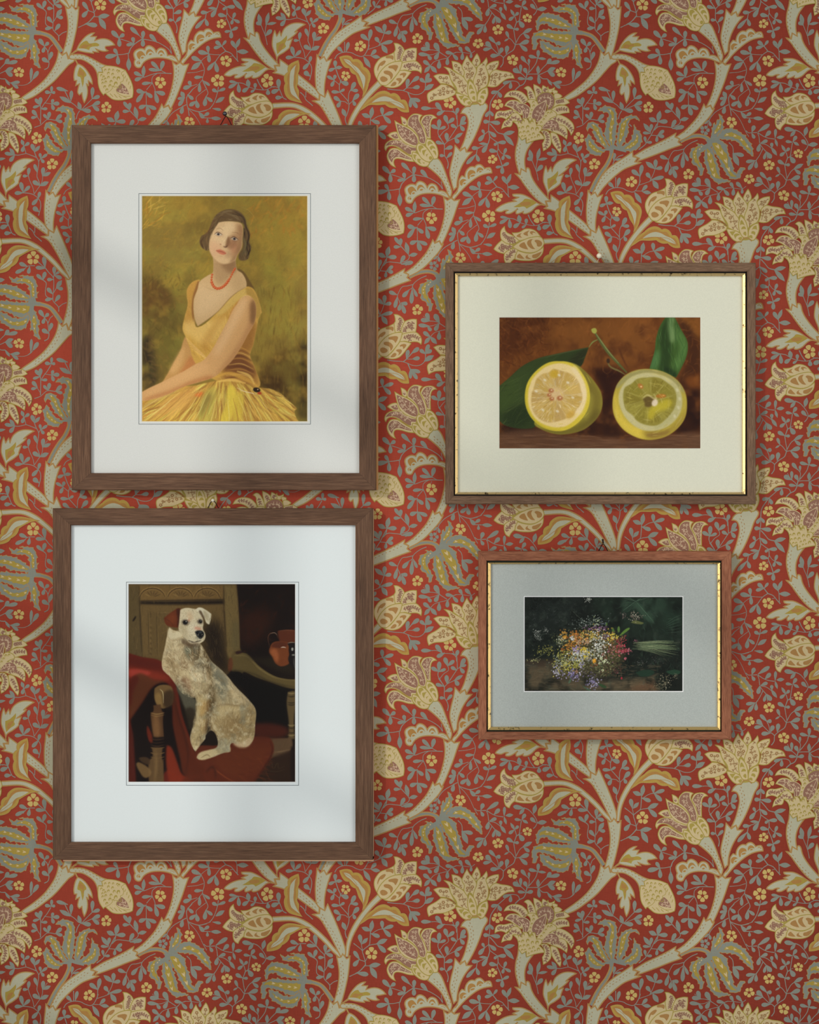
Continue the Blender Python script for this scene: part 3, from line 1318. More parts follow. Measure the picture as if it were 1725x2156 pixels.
class Pattern:
    def __init__(s):
        s.v, s.f, s.m, s.n = [], [], [], 0
        s.org = (0.0, 0.0)
        s.z = 0
        s.items = []      # per shape: verts (px), faces, mat, z

    def px(s, P):
        return np.asarray(P, float) * (190.0 / 1725.0) + np.array(s.org)

    def add(s, P, faces, ink, z, jit=0.0):
        k = len(s.items)
        zz = (2.2 * (k % 12) if z < 1 else 30.0 + 16.0 * (z - 1) + 7.4 * ((k * 0.618034) % 1.0)) * 1e-6
        zz = zz + jit
        s.items.append((s.px(P), np.array(faces, int), INK.index(ALIAS.get(ink, ink)), zz))

    def fill(s, P, ink, z):
        tri = tessellate_polygon([[Vector((p[0], p[1], 0)) for p in P]])
        if tri:
            s.add(P, tri, ink, z)

    def stroke(s, P, w, ink, z, closed=False):
        P = np.asarray(P, float)
        n = len(P)
        w = np.ones(n) * w if np.isscalar(w) else np.asarray(w)
        if closed:
            nx, pv = np.roll(P, -1, 0), np.roll(P, 1, 0)
        else:
            nx = np.vstack([P[1:], P[-1:]]); pv = np.vstack([P[:1], P[:-1]])
        d1 = P - pv; d2 = nx - P
        def nrm(d):
            l = np.linalg.norm(d, axis=1, keepdims=True)
            return np.where(l > 1e-9, d / np.maximum(l, 1e-9), 0)
        d1, d2 = nrm(d1), nrm(d2)
        if not closed:
            d1[0] = d2[0]; d2[-1] = d1[-1]
        t = d1 + d2
        tl = np.linalg.norm(t, axis=1, keepdims=True)
        t = np.where(tl > 0.2, t / np.maximum(tl, 1e-9), d2)
        nr = np.stack([-t[:, 1], t[:, 0]], 1)
        cosh = np.clip(tl[:, 0] / 2, 0.55, 1)
        off = nr * (w / 2 / cosh)[:, None]
        V = np.vstack([P + off, P - off])
        F = []
        for i in range(n if closed else n - 1):
            j = (i + 1) % n
            F.append((i, n + i, n + j)); F.append((i, n + j, j))
        s.add(V, F, ink, z, ((np.arange(2 * n) % n) * 5 % 7) * 0.5e-6)

    def taper(s, pts, w):
        P = curve_pts(pts, [False] * len(pts), False, 5)
        u = np.linspace(0, 1, len(P))
        return P, w * (0.85 + 0.15 * np.cos(u * math.pi * 2)) 

    def leaf(s, a, b, w, pointed):
        a, b = np.array(a, float), np.array(b, float)
        L = np.linalg.norm(b - a)
        t = (b - a) / L
        nr = np.array([-t[1], t[0]])
        if pointed:
            us = [0, .1, .25, .42, .58, .74, .88, 1]; hs = [.09, .18, .36, .49, .5, .38, .19, .02]
        else:
            us = [0, .12, .28, .45, .62, .77, .89, .965, 1]; hs = [.09, .15, .29, .43, .5, .48, .36, .19, 0]
        us, hs = np.array(us), np.array(hs) * w * 0.9
        up = a + t * (us * L)[:, None] + nr * hs[:, None]
        dn = a + t * (us * L)[:, None] - nr * hs[:, None]
        P = np.vstack([up, dn[::-1][1:]])
        s.fill(P, 'blue', s.z)

    def petals5(s, cx, cy, r, rot, ink):
        for k in range(5):
            a = math.radians(rot + 72 * k)
            rr = r * (0.89 + 0.16 * ((k * 37 + int(cx)) % 5) / 4)
            prof = [(0.24, 0.05), (0.38, 0.22), (0.56, 0.34), (0.76, 0.385), (0.91, 0.31), (0.98, 0.13)]
            pts = [(x * rr, h * rr) for x, h in prof] + [(x * rr, -h * rr) for x, h in prof[::-1]]
            P = []
            for x, h in pts:
                P.append((cx + x * math.sin(a) + h * math.cos(a), cy - x * math.cos(a) + h * math.sin(a)))
            P = curve_pts(P, [i in (0, len(P) - 1) for i in range(len(P))], True, 2)
            s.fill(P, ink, s.z)

    def disc(s, cx, cy, rx, ry, ink, z, n=12, ang=0):
        a = np.linspace(0, 2 * math.pi, n, endpoint=False)
        x, y = rx * np.cos(a), ry * np.sin(a)
        c, q = math.cos(ang), math.sin(ang)
        s.fill(np.stack([cx + x * c - y * q, cy + x * q + y * c], 1), ink, z)

    def serrate(s, P, amp, step=19.0):
        # leaf rim that flicks outward like saw teeth
        Q = np.vstack([P, P[:1]])
        cum = np.concatenate([[0], np.cumsum(np.linalg.norm(np.diff(Q, axis=0), axis=1))])
        m = max(5, int(cum[-1] / step / 5)) * 5
        t = np.linspace(0, cum[-1], m, endpoint=False)
        P = np.stack([np.interp(t, cum, Q[:, 0]), np.interp(t, cum, Q[:, 1])], 1)
        d = np.roll(P, -1, 0) - np.roll(P, 1, 0)
        d /= np.maximum(np.linalg.norm(d, axis=1, keepdims=True), 1e-6)
        ar = np.sum(P[:, 0] * np.roll(P[:, 1], -1) - P[:, 1] * np.roll(P[:, 0], -1))
        nr = np.stack([d[:, 1], -d[:, 0]], 1) * (1 if ar > 0 else -1)
        prof = np.array([-.25, -.05, .2, .55, 1.0])[np.arange(m) % 5]
        rnd = 0.6 + 0.5 * np.sin(np.arange(m) // 5 * 2.4)
        turn = np.abs(np.sum(np.roll(d, -3, 0) * np.roll(d, 3, 0), axis=1))
        return P + nr * (amp * prof * rnd * np.clip(turn, 0, 1))[:, None]

    def run(s, text):
        rng = random.Random(4)
        for line in text.strip().splitlines():
            line = line.strip()
            if not line or line[0] == '#':
                continue
            k = line[0]
            tk = line.split()
            if k == '@':
                x, y = line[1:].split(',')
                s.org = (float(x), float(y))
            elif k == 'Z':
                s.z = float(tk[1])
            elif k in 'Ll':
                a, _ = parse_pts(tk[1:3])
                s.leaf(a[0], a[1], float(tk[3]), k == 'l')
            elif k in 'Ff':
                s.petals5(float(tk[1]), float(tk[2]), float(tk[3]), float(tk[4]), 'yel' if k == 'F' else 'blue')
            elif k == 's':
                head = tk[0][1:]
                num = ''.join(ch for ch in head if ch.isdigit())
                ink = ''.join(ch for ch in head if ch.isalpha()) or 'blue'
                pts, _ = parse_pts(tk[1:])
                P = curve_pts(pts, [False] * len(pts), False, 5)
                w = float(num) * (0.74 if ink == 'blue' else 1.0)
                if ink == 'blue':
                    u = np.linspace(0, 1, len(P))
                    w = w * (0.88 + 0.28 * (2 * u - 1) ** 2)
                s.stroke(P, w, ink, s.z + (0 if ink == 'blue' else 0.4))
            elif k == 'P':
                ink, oc, ow = tk[1], tk[2], float(tk[3])
                pts, cor = parse_pts(tk[4:])
                P = curve_pts(pts, cor, True, 5)
                s.fill(P, ink, s.z)
                if oc != '-':
                    s.stroke(P, ow * 0.76, oc, s.z + 0.5, True)
                s.z += 1
            elif k == 'H':
                pts, cor = parse_pts(tk[1:])
                P = curve_pts(pts, cor, True, 6)
                P = s.serrate(P, 30)
                s.fill(P, 'blue', s.z)
                s.stroke(P, 11, 'och', s.z + 0.5, True)
                s.z += 1
            elif k == 'G':
                pts, cor = parse_pts(tk[1:])
                s.fill(s.serrate(curve_pts(pts, cor, True, 6), 18), 'gold', s.z)
                s.z += 1
            elif k == 'T':
                ow, oc, fc = float(tk[2]), tk[1], tk[3]
                i = tk.index('w')
                pts, _ = parse_pts(tk[4:i])
                ws = [float(x) for x in tk[i + 1].split(',')]
                P = curve_pts(pts, [False] * len(pts), False, 6)
                w = np.interp(np.linspace(0, len(ws) - 1, len(P)), range(len(ws)), ws)
                s.stroke(P, w + ow, oc, s.z)
                s.stroke(P, np.maximum(w - ow * 0.6, 6), fc, s.z + 0.5)
                s.z += 1
            elif k == 'o':
                r = float(tk[3]); x, y = [float(q) for q in tk[2].split(',')]
                s.disc(x, y, r + 12, float(tk[4]) + 12, 'pale', s.z, ang=-0.3)
                s.disc(x, y, r, float(tk[4]), tk[1], s.z + 0.4, ang=-0.3)
            elif k == 'p':
                x, y = [float(q) for q in tk[1].split(',')]
                r = float(tk[2])
                for q in range(5):
                    a = q * 1.2566 + 0.3
                    s.disc(x + r * .58 * math.cos(a), y + r * .58 * math.sin(a), r * .46, r * .46, 'twig', s.z, 7)
                s.disc(x, y, r * .38, r * .38, 'crem', s.z + 0.4, 7)
            elif k in 'bcv':
                pts, _ = parse_pts(tk[1:])
                P = curve_pts(pts, [False] * len(pts), False, 5)
                if k == 'v':
                    u = np.arange(len(P))
                    s.stroke(P, 17 + 8 * np.sin(u * 1.9), 'plum', s.z)
                    for q in range(1, len(P), 2):
                        dd = P[q] - P[q - 1]
                        dd /= max(np.linalg.norm(dd), 1e-6)
                        for sg in (1, -1):
                            o = np.array([-dd[1], dd[0]]) * sg * 20 + dd * 8 + P[q]
                            s.disc(o[0], o[1], 20, 11, 'plum', s.z, 7, math.atan2(dd[1], dd[0]) + sg * 0.9)
                    for q in range(2, len(P) - 1, 3):
                        s.disc(P[q][0], P[q][1], 6, 6, 'crem', s.z + 0.5, 6)
                else:
                    ink = 'twig' if k == 'b' else 'pink'
                    s.stroke(P, 8, ink, s.z)
                    # buds and tiny leaves along the sprig
                    for q in range(3, len(P), 4):
                        dd = P[q] - P[q - 1]
                        dd /= max(np.linalg.norm(dd), 1e-6)
                        for sg in (1, -1):
                            o = np.array([-dd[1], dd[0]]) * sg * 17 + dd * 13 + P[q]
                            s.disc(o[0], o[1], 15, 6, ink, s.z, 7, math.atan2(dd[1], dd[0]) + sg * 0.75)
                    s.disc(P[-1][0], P[-1][1], 12, 9, ink, s.z, 8)
            elif k == 'e':
                x, y = [float(q) for q in tk[1].split(',')]
                r = float(tk[2])
                s.disc(x, y, r * 1.0, r * 1.25, 'oliv', s.z, 10, 0.35)
                s.disc(x + r * .1, y + r * .5, r * .55, r * .72, 'crem', s.z + 0.5, 8, 0.35)
            elif k == 'h':
                i = tk.index('r')
                pts, _ = parse_pts(tk[1:i])
                r = float(tk[i + 1])
                P = np.array(pts)
                for q in range(len(P)):
                    d = (P[min(q + 1, len(P) - 1)] - P[max(q - 1, 0)])
                    d = d / np.linalg.norm(d)
                    nn = np.array([-d[1], d[0]])
                    if q % 2:
                        pass
                    c0 = P[q]
                    tri = [c0 + d * r * 1.35, c0 - d * r * .9 + nn * r * .7, c0 - d * r * .25, c0 - d * r * .9 - nn * r * .7]
                    s.fill(curve_pts(tri, [1, 0, 1, 0], True, 3), 'crem', s.z)
            elif k == 'D':
                pts, _ = parse_pts(tk[1:])
                P = curve_pts(pts, [False] * len(pts), False, 24)
                cum = np.concatenate([[0], np.cumsum(np.linalg.norm(np.diff(P, axis=0), axis=1))])
                t = 20.0; row = 0
                while t < cum[-1] - 30:
                    for side in (0, 1):
                        tt = t + side * 38
                        c0 = np.array([np.interp(tt, cum, P[:, 0]), np.interp(tt, cum, P[:, 1])])
                        c1 = np.array([np.interp(tt + 6, cum, P[:, 0]), np.interp(tt + 6, cum, P[:, 1])])
                        d = c1 - c0
                        l = np.linalg.norm(d)
                        if l < 1e-6: continue
                        d /= l
                        nn = np.array([-d[1], d[0]])
                        o = c0 + nn * (22 if side else -22)
                        s.disc(o[0], o[1], 11 + 9 * rng.random(), 7, 'brwn', s.z, 7, math.atan2(d[1], d[0]))
                    t += 76


PERIOD = 570.9
EX0, EX1, EY0, EY1 = -430, 2155, -330, 2490      # how far the papered wall is built


def build_wall():
    pat = Pattern()
    pat.run(WP)
    # smaller bounding data per item for culling
    V, F, M = [], [], []
    n = 0
    boxes = [(P.min(0), P.max(0)) for P, _, _, _ in pat.items]
    for i in range(-4, 4):
        for j in range(-5, 6):
            ox, oy = i * PERIOD, i * PERIOD / 2 + j * PERIOD
            if ox + 2000 < EX0 or ox + 700 > EX1 or oy + 900 < EY0 or oy - 200 > EY1:
                continue
            for (P, T, m, z), (lo, hi) in zip(pat.items, boxes):
                cx, cy = (lo + hi) / 2 + (ox, oy)
                if cx < EX0 or cx > EX1 or cy < EY0 or cy > EY1:
                    continue
                Q = np.empty((len(P), 3))
                Q[:, 0] = (P[:, 0] + ox - CX) * S
                Q[:, 1] = -(z + 1e-5)
                Q[:, 2] = CZ - (P[:, 1] + oy - CY) * S
                V.append(Q); F.append(T + n); M.append(np.full(len(T), m))
                n += len(P)
    # ground of the paper and the wall body behind it
    mx, my = 110, 110
    x0, _, z1 = W(EX0 - mx, EY0 - my); x1, _, z0 = W(EX1 + mx, EY1 + my)
    box = [(x0, 0, z0), (x1, 0, z0), (x1, 0, z1), (x0, 0, z1), (x0, .12, z0), (x1, .12, z0), (x1, .12, z1), (x0, .12, z1)]
    V.append(np.array(box))
    q = [(0, 1, 2), (0, 2, 3), (5, 4, 7), (5, 7, 6), (4, 0, 3), (4, 3, 7), (1, 5, 6), (1, 6, 2), (3, 2, 6), (3, 6, 7), (4, 5, 1), (4, 1, 0)]
    F.append(np.array(q) + n); M.append(np.full(len(q), INK.index('red')))
    V = np.vstack(V); F = np.vstack(F); M = np.concatenate(M)
    # face the room
    a, b, c = V[F[:, 0]], V[F[:, 1]], V[F[:, 2]]
    ny = (b[:, 2] - a[:, 2]) * (c[:, 0] - a[:, 0]) - (b[:, 0] - a[:, 0]) * (c[:, 2] - a[:, 2])
    flip = ny > 0
    flip[-12:] = False
    F[flip] = F[flip][:, ::-1]
    me = bpy.data.meshes.new('wall_back')
    me.vertices.add(len(V)); me.vertices.foreach_set('co', V.astype(np.float32).ravel())
    me.loops.add(len(F) * 3); me.loops.foreach_set('vertex_index', F.astype(np.int32).ravel())
    me.polygons.add(len(F)); me.polygons.foreach_set('loop_start', np.arange(0, len(F) * 3, 3, dtype=np.int32))
    me.polygons.foreach_set('loop_total', np.full(len(F), 3, dtype=np.int32))
    for k in INK:
        me.materials.append(wall_mat(k, WPC[k]))
    me.polygons.foreach_set('material_index', M.astype(np.int32))
    me.update(calc_edges=True)
    me.validate()
    o = bpy.data.objects.new('wall_back', me)
    COL.objects.link(o)
    tag(o, kind='structure')
    print('wall tris', len(F), 'verts', len(V))
    return o


build_wall()

# ------------------------------------------------------------------ left wall with its barred window (unseen gobo, bars placed to cast the soft shadow bands)
def room_box(V, F, x0, x1, y0, y1, z0, z1):
    n = len(V)
    V += [(x, y, z) for x in (x0, x1) for y in (y0, y1) for z in (z0, z1)]
    F += [tuple(n + i for i in q) for q in ((0, 1, 3, 2), (4, 6, 7, 5), (0, 4, 5, 1), (2, 3, 7, 6), (0, 2, 6, 4), (1, 5, 7, 3))]


def simple_mat(name, c, rough=.8):
    m, nt, b = mat_new(name)
    n = nt.nodes.new('ShaderNodeTexNoise'); n.inputs['Scale'].default_value = 40
    mr = nt.nodes.new('ShaderNodeMapRange'); mr.inputs['To Min'].default_value = .95; mr.inputs['To Max'].default_value = 1.05
    nt.links.new(n.outputs['Fac'], mr.inputs['Value'])
    s = nt.nodes.new('ShaderNodeVectorMath'); s.operation = 'SCALE'; s.inputs[0].default_value = lin(c)
    nt.links.new(mr.outputs[0], s.inputs['Scale']); nt.links.new(s.outputs[0], b.inputs['Base Color'])
    b.inputs['Roughness'].default_value = rough
    return m


V, F = [], []
zb, zt, WY0, WY1, WZ0, WZ1 = .55, 3.45, -3.5, -1.05, .85, 3.05
room_box(V, F, WX - .12, WX, -4.2, WY0, zb, zt)
room_box(V, F, WX - .12, WX, WY1, .12, zb, zt)
room_box(V, F, WX - .12, WX, WY0, WY1, zb, WZ0)
room_box(V, F, WX - .12, WX, WY0, WY1, WZ1, zt)
tag(mesh_obj('wall_left', V, F, simple_mat('left_wall_paint', (206, 200, 186))), kind='structure')
V, F = [], []
for y in (-1.28, -1.74, -2.2, -2.66, -3.12):
    room_box(V, F, WX - .10, WX - .06, y - .032, y + .032, WZ0, WZ1)
for z in (2.52, 2.02, 1.52):
    room_box(V, F, WX - .10, WX - .06, WY0, WY1, z - .022, z + .022)
tag(mesh_obj('window_gobo', V, F, simple_mat('window_bar_paint', (226, 224, 214), .5)), kind='structure')
# ------------------------------------------------------------------ painter for the framed pictures
# each picture is painted stroke by stroke into a fine grid of pigment colours (a flat printed sheet)
RS = 1.35           # painted cells per layout unit


class Canvas:
    def __init__(s, w, h, x0, y0, sc, base, seed=1):
        # w, h: grid cells; sketch coords (x,y) -> cell ((x-x0)/sc, (y-y0)/sc)
        w, h, sc = int(w * RS), int(h * RS), sc / RS
        s.w, s.h, s.x0, s.y0, s.sc = w, h, x0, y0, sc
        s.a = np.zeros((h, w, 3)) + np.array(base, float)
        s.rng = np.random.RandomState(seed)

    def g(s, P):
        P = np.asarray(P, float)
        return (P - np.array([s.x0, s.y0])) / s.sc

    def mask(s, P, blur=0.0):
        """anti-aliased polygon coverage in grid space; returns (y0,y1,x0,x1,m)"""
        pad = int(blur * 3) + 2
        lo = np.floor(P.min(0)).astype(int) - pad
        hi = np.ceil(P.max(0)).astype(int) + pad + 1
        X0, Y0 = max(lo[0], -40), max(lo[1], -40)
        X1, Y1 = min(hi[0], s.w + 40), min(hi[1], s.h + 40)
        if X1 <= X0 or Y1 <= Y0:
            return None
        W_, H_ = X1 - X0, Y1 - Y0
        m = np.zeros((H_, W_ + 1))
        A = P; B = np.roll(P, -1, 0)
        SS = 3
        for r in range(H_):
            for k in range(SS):
                y = Y0 + r + (k + .5) / SS
                c = (A[:, 1] <= y) != (B[:, 1] <= y)
                if not c.any():
                    continue
                a, b = A[c], B[c]
                xs = np.sort(a[:, 0] + (y - a[:, 1]) / (b[:, 1] - a[:, 1]) * (b[:, 0] - a[:, 0])) - X0
                for i in range(0, len(xs) - 1, 2):
                    u, v = min(max(xs[i], 0), W_), min(max(xs[i + 1], 0), W_)
                    if v <= u: continue
                    iu, iv = int(u), int(v)
                    if iu == iv:
                        m[r, iu] += (v - u)
                    else:
                        m[r, iu] += iu + 1 - u
                        m[r, iu + 1:iv] += 1
                        m[r, iv] += v - iv
        m = m[:, :W_] / SS
        if blur > 0.3:
            n = int(blur * 2.6) + 1
            k = np.exp(-0.5 * (np.arange(-n, n + 1) / blur) ** 2); k /= k.sum()
            m = s._cv(m, k, 0)
            m = s._cv(m, k, 1)
        return Y0, Y1, X0, X1, m

    def _cv(s, m, k, ax):
        n = len(k) // 2
        out = np.zeros_like(m)
        for i, kv in enumerate(k):
            d = i - n
            if ax == 1:
                if d >= 0: out[:, :m.shape[1] - d] += kv * m[:, d:] if d < m.shape[1] else 0
                elif -d < m.shape[1]: out[:, -d:] += kv * m[:, :d]
            else:
                if d >= 0:
                    if d < m.shape[0]: out[:m.shape[0] - d] += kv * m[d:]
                elif -d < m.shape[0]: out[-d:] += kv * m[:d]
        return out

    def lay(s, mk, col, alpha=1.0, clip=None):
        if mk is None: return
        Y0, Y1, X0, X1, m = mk
        y0, y1, x0, x1 = max(Y0, 0), min(Y1, s.h), max(X0, 0), min(X1, s.w)
        if y1 <= y0 or x1 <= x0: return
        mm = m[y0 - Y0:y1 - Y0, x0 - X0:x1 - X0] * alpha
        if clip is not None:
            mm = mm * clip[y0:y1, x0:x1]
        s.a[y0:y1, x0:x1] = s.a[y0:y1, x0:x1] * (1 - mm[..., None]) + np.array(col, float) * mm[..., None]

    def full(s, mk):
        out = np.zeros((s.h, s.w))
        if mk is None: return out
        Y0, Y1, X0, X1, m = mk
        y0, y1, x0, x1 = max(Y0, 0), min(Y1, s.h), max(X0, 0), min(X1, s.w)
        out[y0:y1, x0:x1] = m[y0 - Y0:y1 - Y0, x0 - X0:x1 - X0]
        return out

    def poly(s, txt, col, blur=0.5, alpha=1.0, clip=None, keep=False):
        pts, cor = parse_pts(txt.split())
        P = s.g(curve_pts(pts, cor, True, 6))
        mk = s.mask(P, s.soft(blur))
        s.lay(mk, col, alpha, clip)
        if keep: return np.clip(s.full(mk), 0, 1)

    def soft(s, b):
        return b * RS * (0.62 if b > 1.5 else .75)

    def line(s, txt, w, col, blur=0.4, alpha=1.0, clip=None):
        pts, cor = parse_pts(txt.split())
        P = s.g(curve_pts(pts, cor, False, 6))
        s.brush(P, w / s.sc, col, s.soft(blur), alpha, clip)

    def brush(s, P, w, col, blur=0.4, alpha=1.0, clip=None, taper=0.35):
        n = len(P)
        if n < 2: return
        d = np.gradient(P, axis=0)
        d /= np.maximum(np.linalg.norm(d, axis=1, keepdims=True), 1e-6)
        nr = np.stack([-d[:, 1], d[:, 0]], 1)
        u = np.linspace(0, 1, n)
        ww = w / 2 * (taper + (1 - taper) * np.sin(np.pi * np.clip(u, 0.04, 0.96)))
        Q = np.vstack([P + nr * ww[:, None], (P - nr * ww[:, None])[::-1]])
        s.lay(s.mask(Q, blur), col, alpha, clip)

    def ell(s, x, y, rx, ry, col, blur=1.0, alpha=1.0, ang=0.0, clip=None):
        a = np.linspace(0, 2 * np.pi, 20, endpoint=False)
        c, q = math.cos(ang), math.sin(ang)
        P = np.stack([x + rx * np.cos(a) * c - ry * np.sin(a) * q, y + rx * np.cos(a) * q + ry * np.sin(a) * c], 1)
        s.lay(s.mask(s.g(P), s.soft(blur)), col, alpha, clip)

    def scumble(s, box, n, cols, length, width, ang, spread=0.5, alpha=0.5, clip=None, blur=0.5, bend=0.0):
        """n loose brush marks inside box (sketch coords)"""
        R = s.rng
        for _ in range(n):
            x = R.uniform(box[0], box[2]); y = R.uniform(box[1], box[3])
            gx, gy = s.g((x, y))
            if clip is not None:
                iy, ix = int(np.clip(gy, 0, s.h - 1)), int(np.clip(gx, 0, s.w - 1))
                if clip[iy, ix] < 0.4: continue
            A = ang(x, y) if callable(ang) else ang
            A += R.normal() * spread
            L = length * R.uniform(.5, 1.4) / s.sc
            c = np.array(cols[R.randint(len(cols))], float) * R.uniform(.91, 1.1)
            t = np.linspace(-.5, .5, 5)
            bd = R.normal() * bend * L
            P = np.stack([gx + np.cos(A) * t * L - np.sin(A) * bd * (t * t * 4 - 1), gy + np.sin(A) * t * L + np.cos(A) * bd * (t * t * 4 - 1)], 1)
            s.brush(P, width * R.uniform(.6, 1.4) / s.sc, c, s.soft(blur), min(1, 1.05 * alpha * R.uniform(.5, 1.2)), clip)

    def cloud(s, col, alpha, cell, seed=0, thr=0.45, clip=None, power=1.0):
        """soft patches of a second pigment"""
        R = np.random.RandomState(seed)
        acc = np.zeros((s.h, s.w)); amp = 1.0; tot = 0
        for o in range(3):
            c = cell / (2 ** o)
            gh, gw = int(s.h / c) + 3, int(s.w / c) + 3
            g = R.rand(gh, gw)
            yy = np.arange(s.h) / c; xx = np.arange(s.w) / c
            iy, ix = yy.astype(int), xx.astype(int)
            fy, fx = yy - iy, xx - ix
            fy = fy * fy * (3 - 2 * fy); fx = fx * fx * (3 - 2 * fx)
            a = g[np.ix_(iy, ix)] * (1 - fx) + g[np.ix_(iy, ix + 1)] * fx
            b = g[np.ix_(iy + 1, ix)] * (1 - fx) + g[np.ix_(iy + 1, ix + 1)] * fx
            acc += amp * (a * (1 - fy[:, None]) + b * fy[:, None]); tot += amp; amp *= .55
        m = np.clip((acc / tot - thr) / (1 - thr) * 1.8, 0, 1) ** power * alpha
        if clip is not None: m = m * clip
        s.a = s.a * (1 - m[..., None]) + np.array(col, float) * m[..., None]

    def grain(s, amp, seed=3):
        R = np.random.RandomState(seed)
        n = R.normal(size=(s.h, s.w))
        n = (n + np.roll(n, 1, 0) * .6 + np.roll(n, 1, 1) * .6)
        s.a = s.a * (1 + n[..., None] * amp)


TINT = 0.0


def sheet_object(name, cv, x0, y0, x1, y1, depth, mat, parent, gain):
    """flat printed sheet: one vertex per painted cell, pigment stored as a colour attribute"""
    h, w = cv.h, cv.w
    a = np.clip(cv.a / 255.0, 0, 1)
    l = np.where(a <= 0.04045, a / 12.92, ((a + 0.055) / 1.055) ** 2.4) * gain
    xs = np.linspace(x0, x1, w); ys = np.linspace(y0, y1, h)
    k = (D - depth) / D
    X = (xs - CX) * S * k; Z = CZ - (ys - CY) * S * k
    V = np.empty((h, w, 3), np.float32)
    V[..., 0] = X[None, :]; V[..., 1] = -depth; V[..., 2] = Z[:, None]
    idx = np.arange(h * w).reshape(h, w)
    F = np.stack([idx[1:, :-1], idx[1:, 1:], idx[:-1, 1:], idx[:-1, :-1]], -1).reshape(-1, 4)
    me = bpy.data.meshes.new(name)
    me.vertices.add(h * w); me.vertices.foreach_set('co', V.ravel())
    n = len(F)
    me.loops.add(n * 4); me.loops.foreach_set('vertex_index', F.astype(np.int32).ravel())
    me.polygons.add(n); me.polygons.foreach_set('loop_start', np.arange(0, n * 4, 4, dtype=np.int32))
    me.polygons.foreach_set('loop_total', np.full(n, 4, dtype=np.int32))
    ca = me.color_attributes.new('pigment', 'FLOAT_COLOR', 'POINT')
    c4 = np.ones((h * w, 4), np.float32); c4[:, :3] = l.reshape(-1, 3)
    ca.data.foreach_set('color', c4.ravel())
    me.materials.append(mat)
    me.update(calc_edges=True)
    o = bpy.data.objects.new(name, me)
    COL.objects.link(o)
    o.parent = parent
    o.matrix_parent_inverse = parent.matrix_world.inverted()
    return o


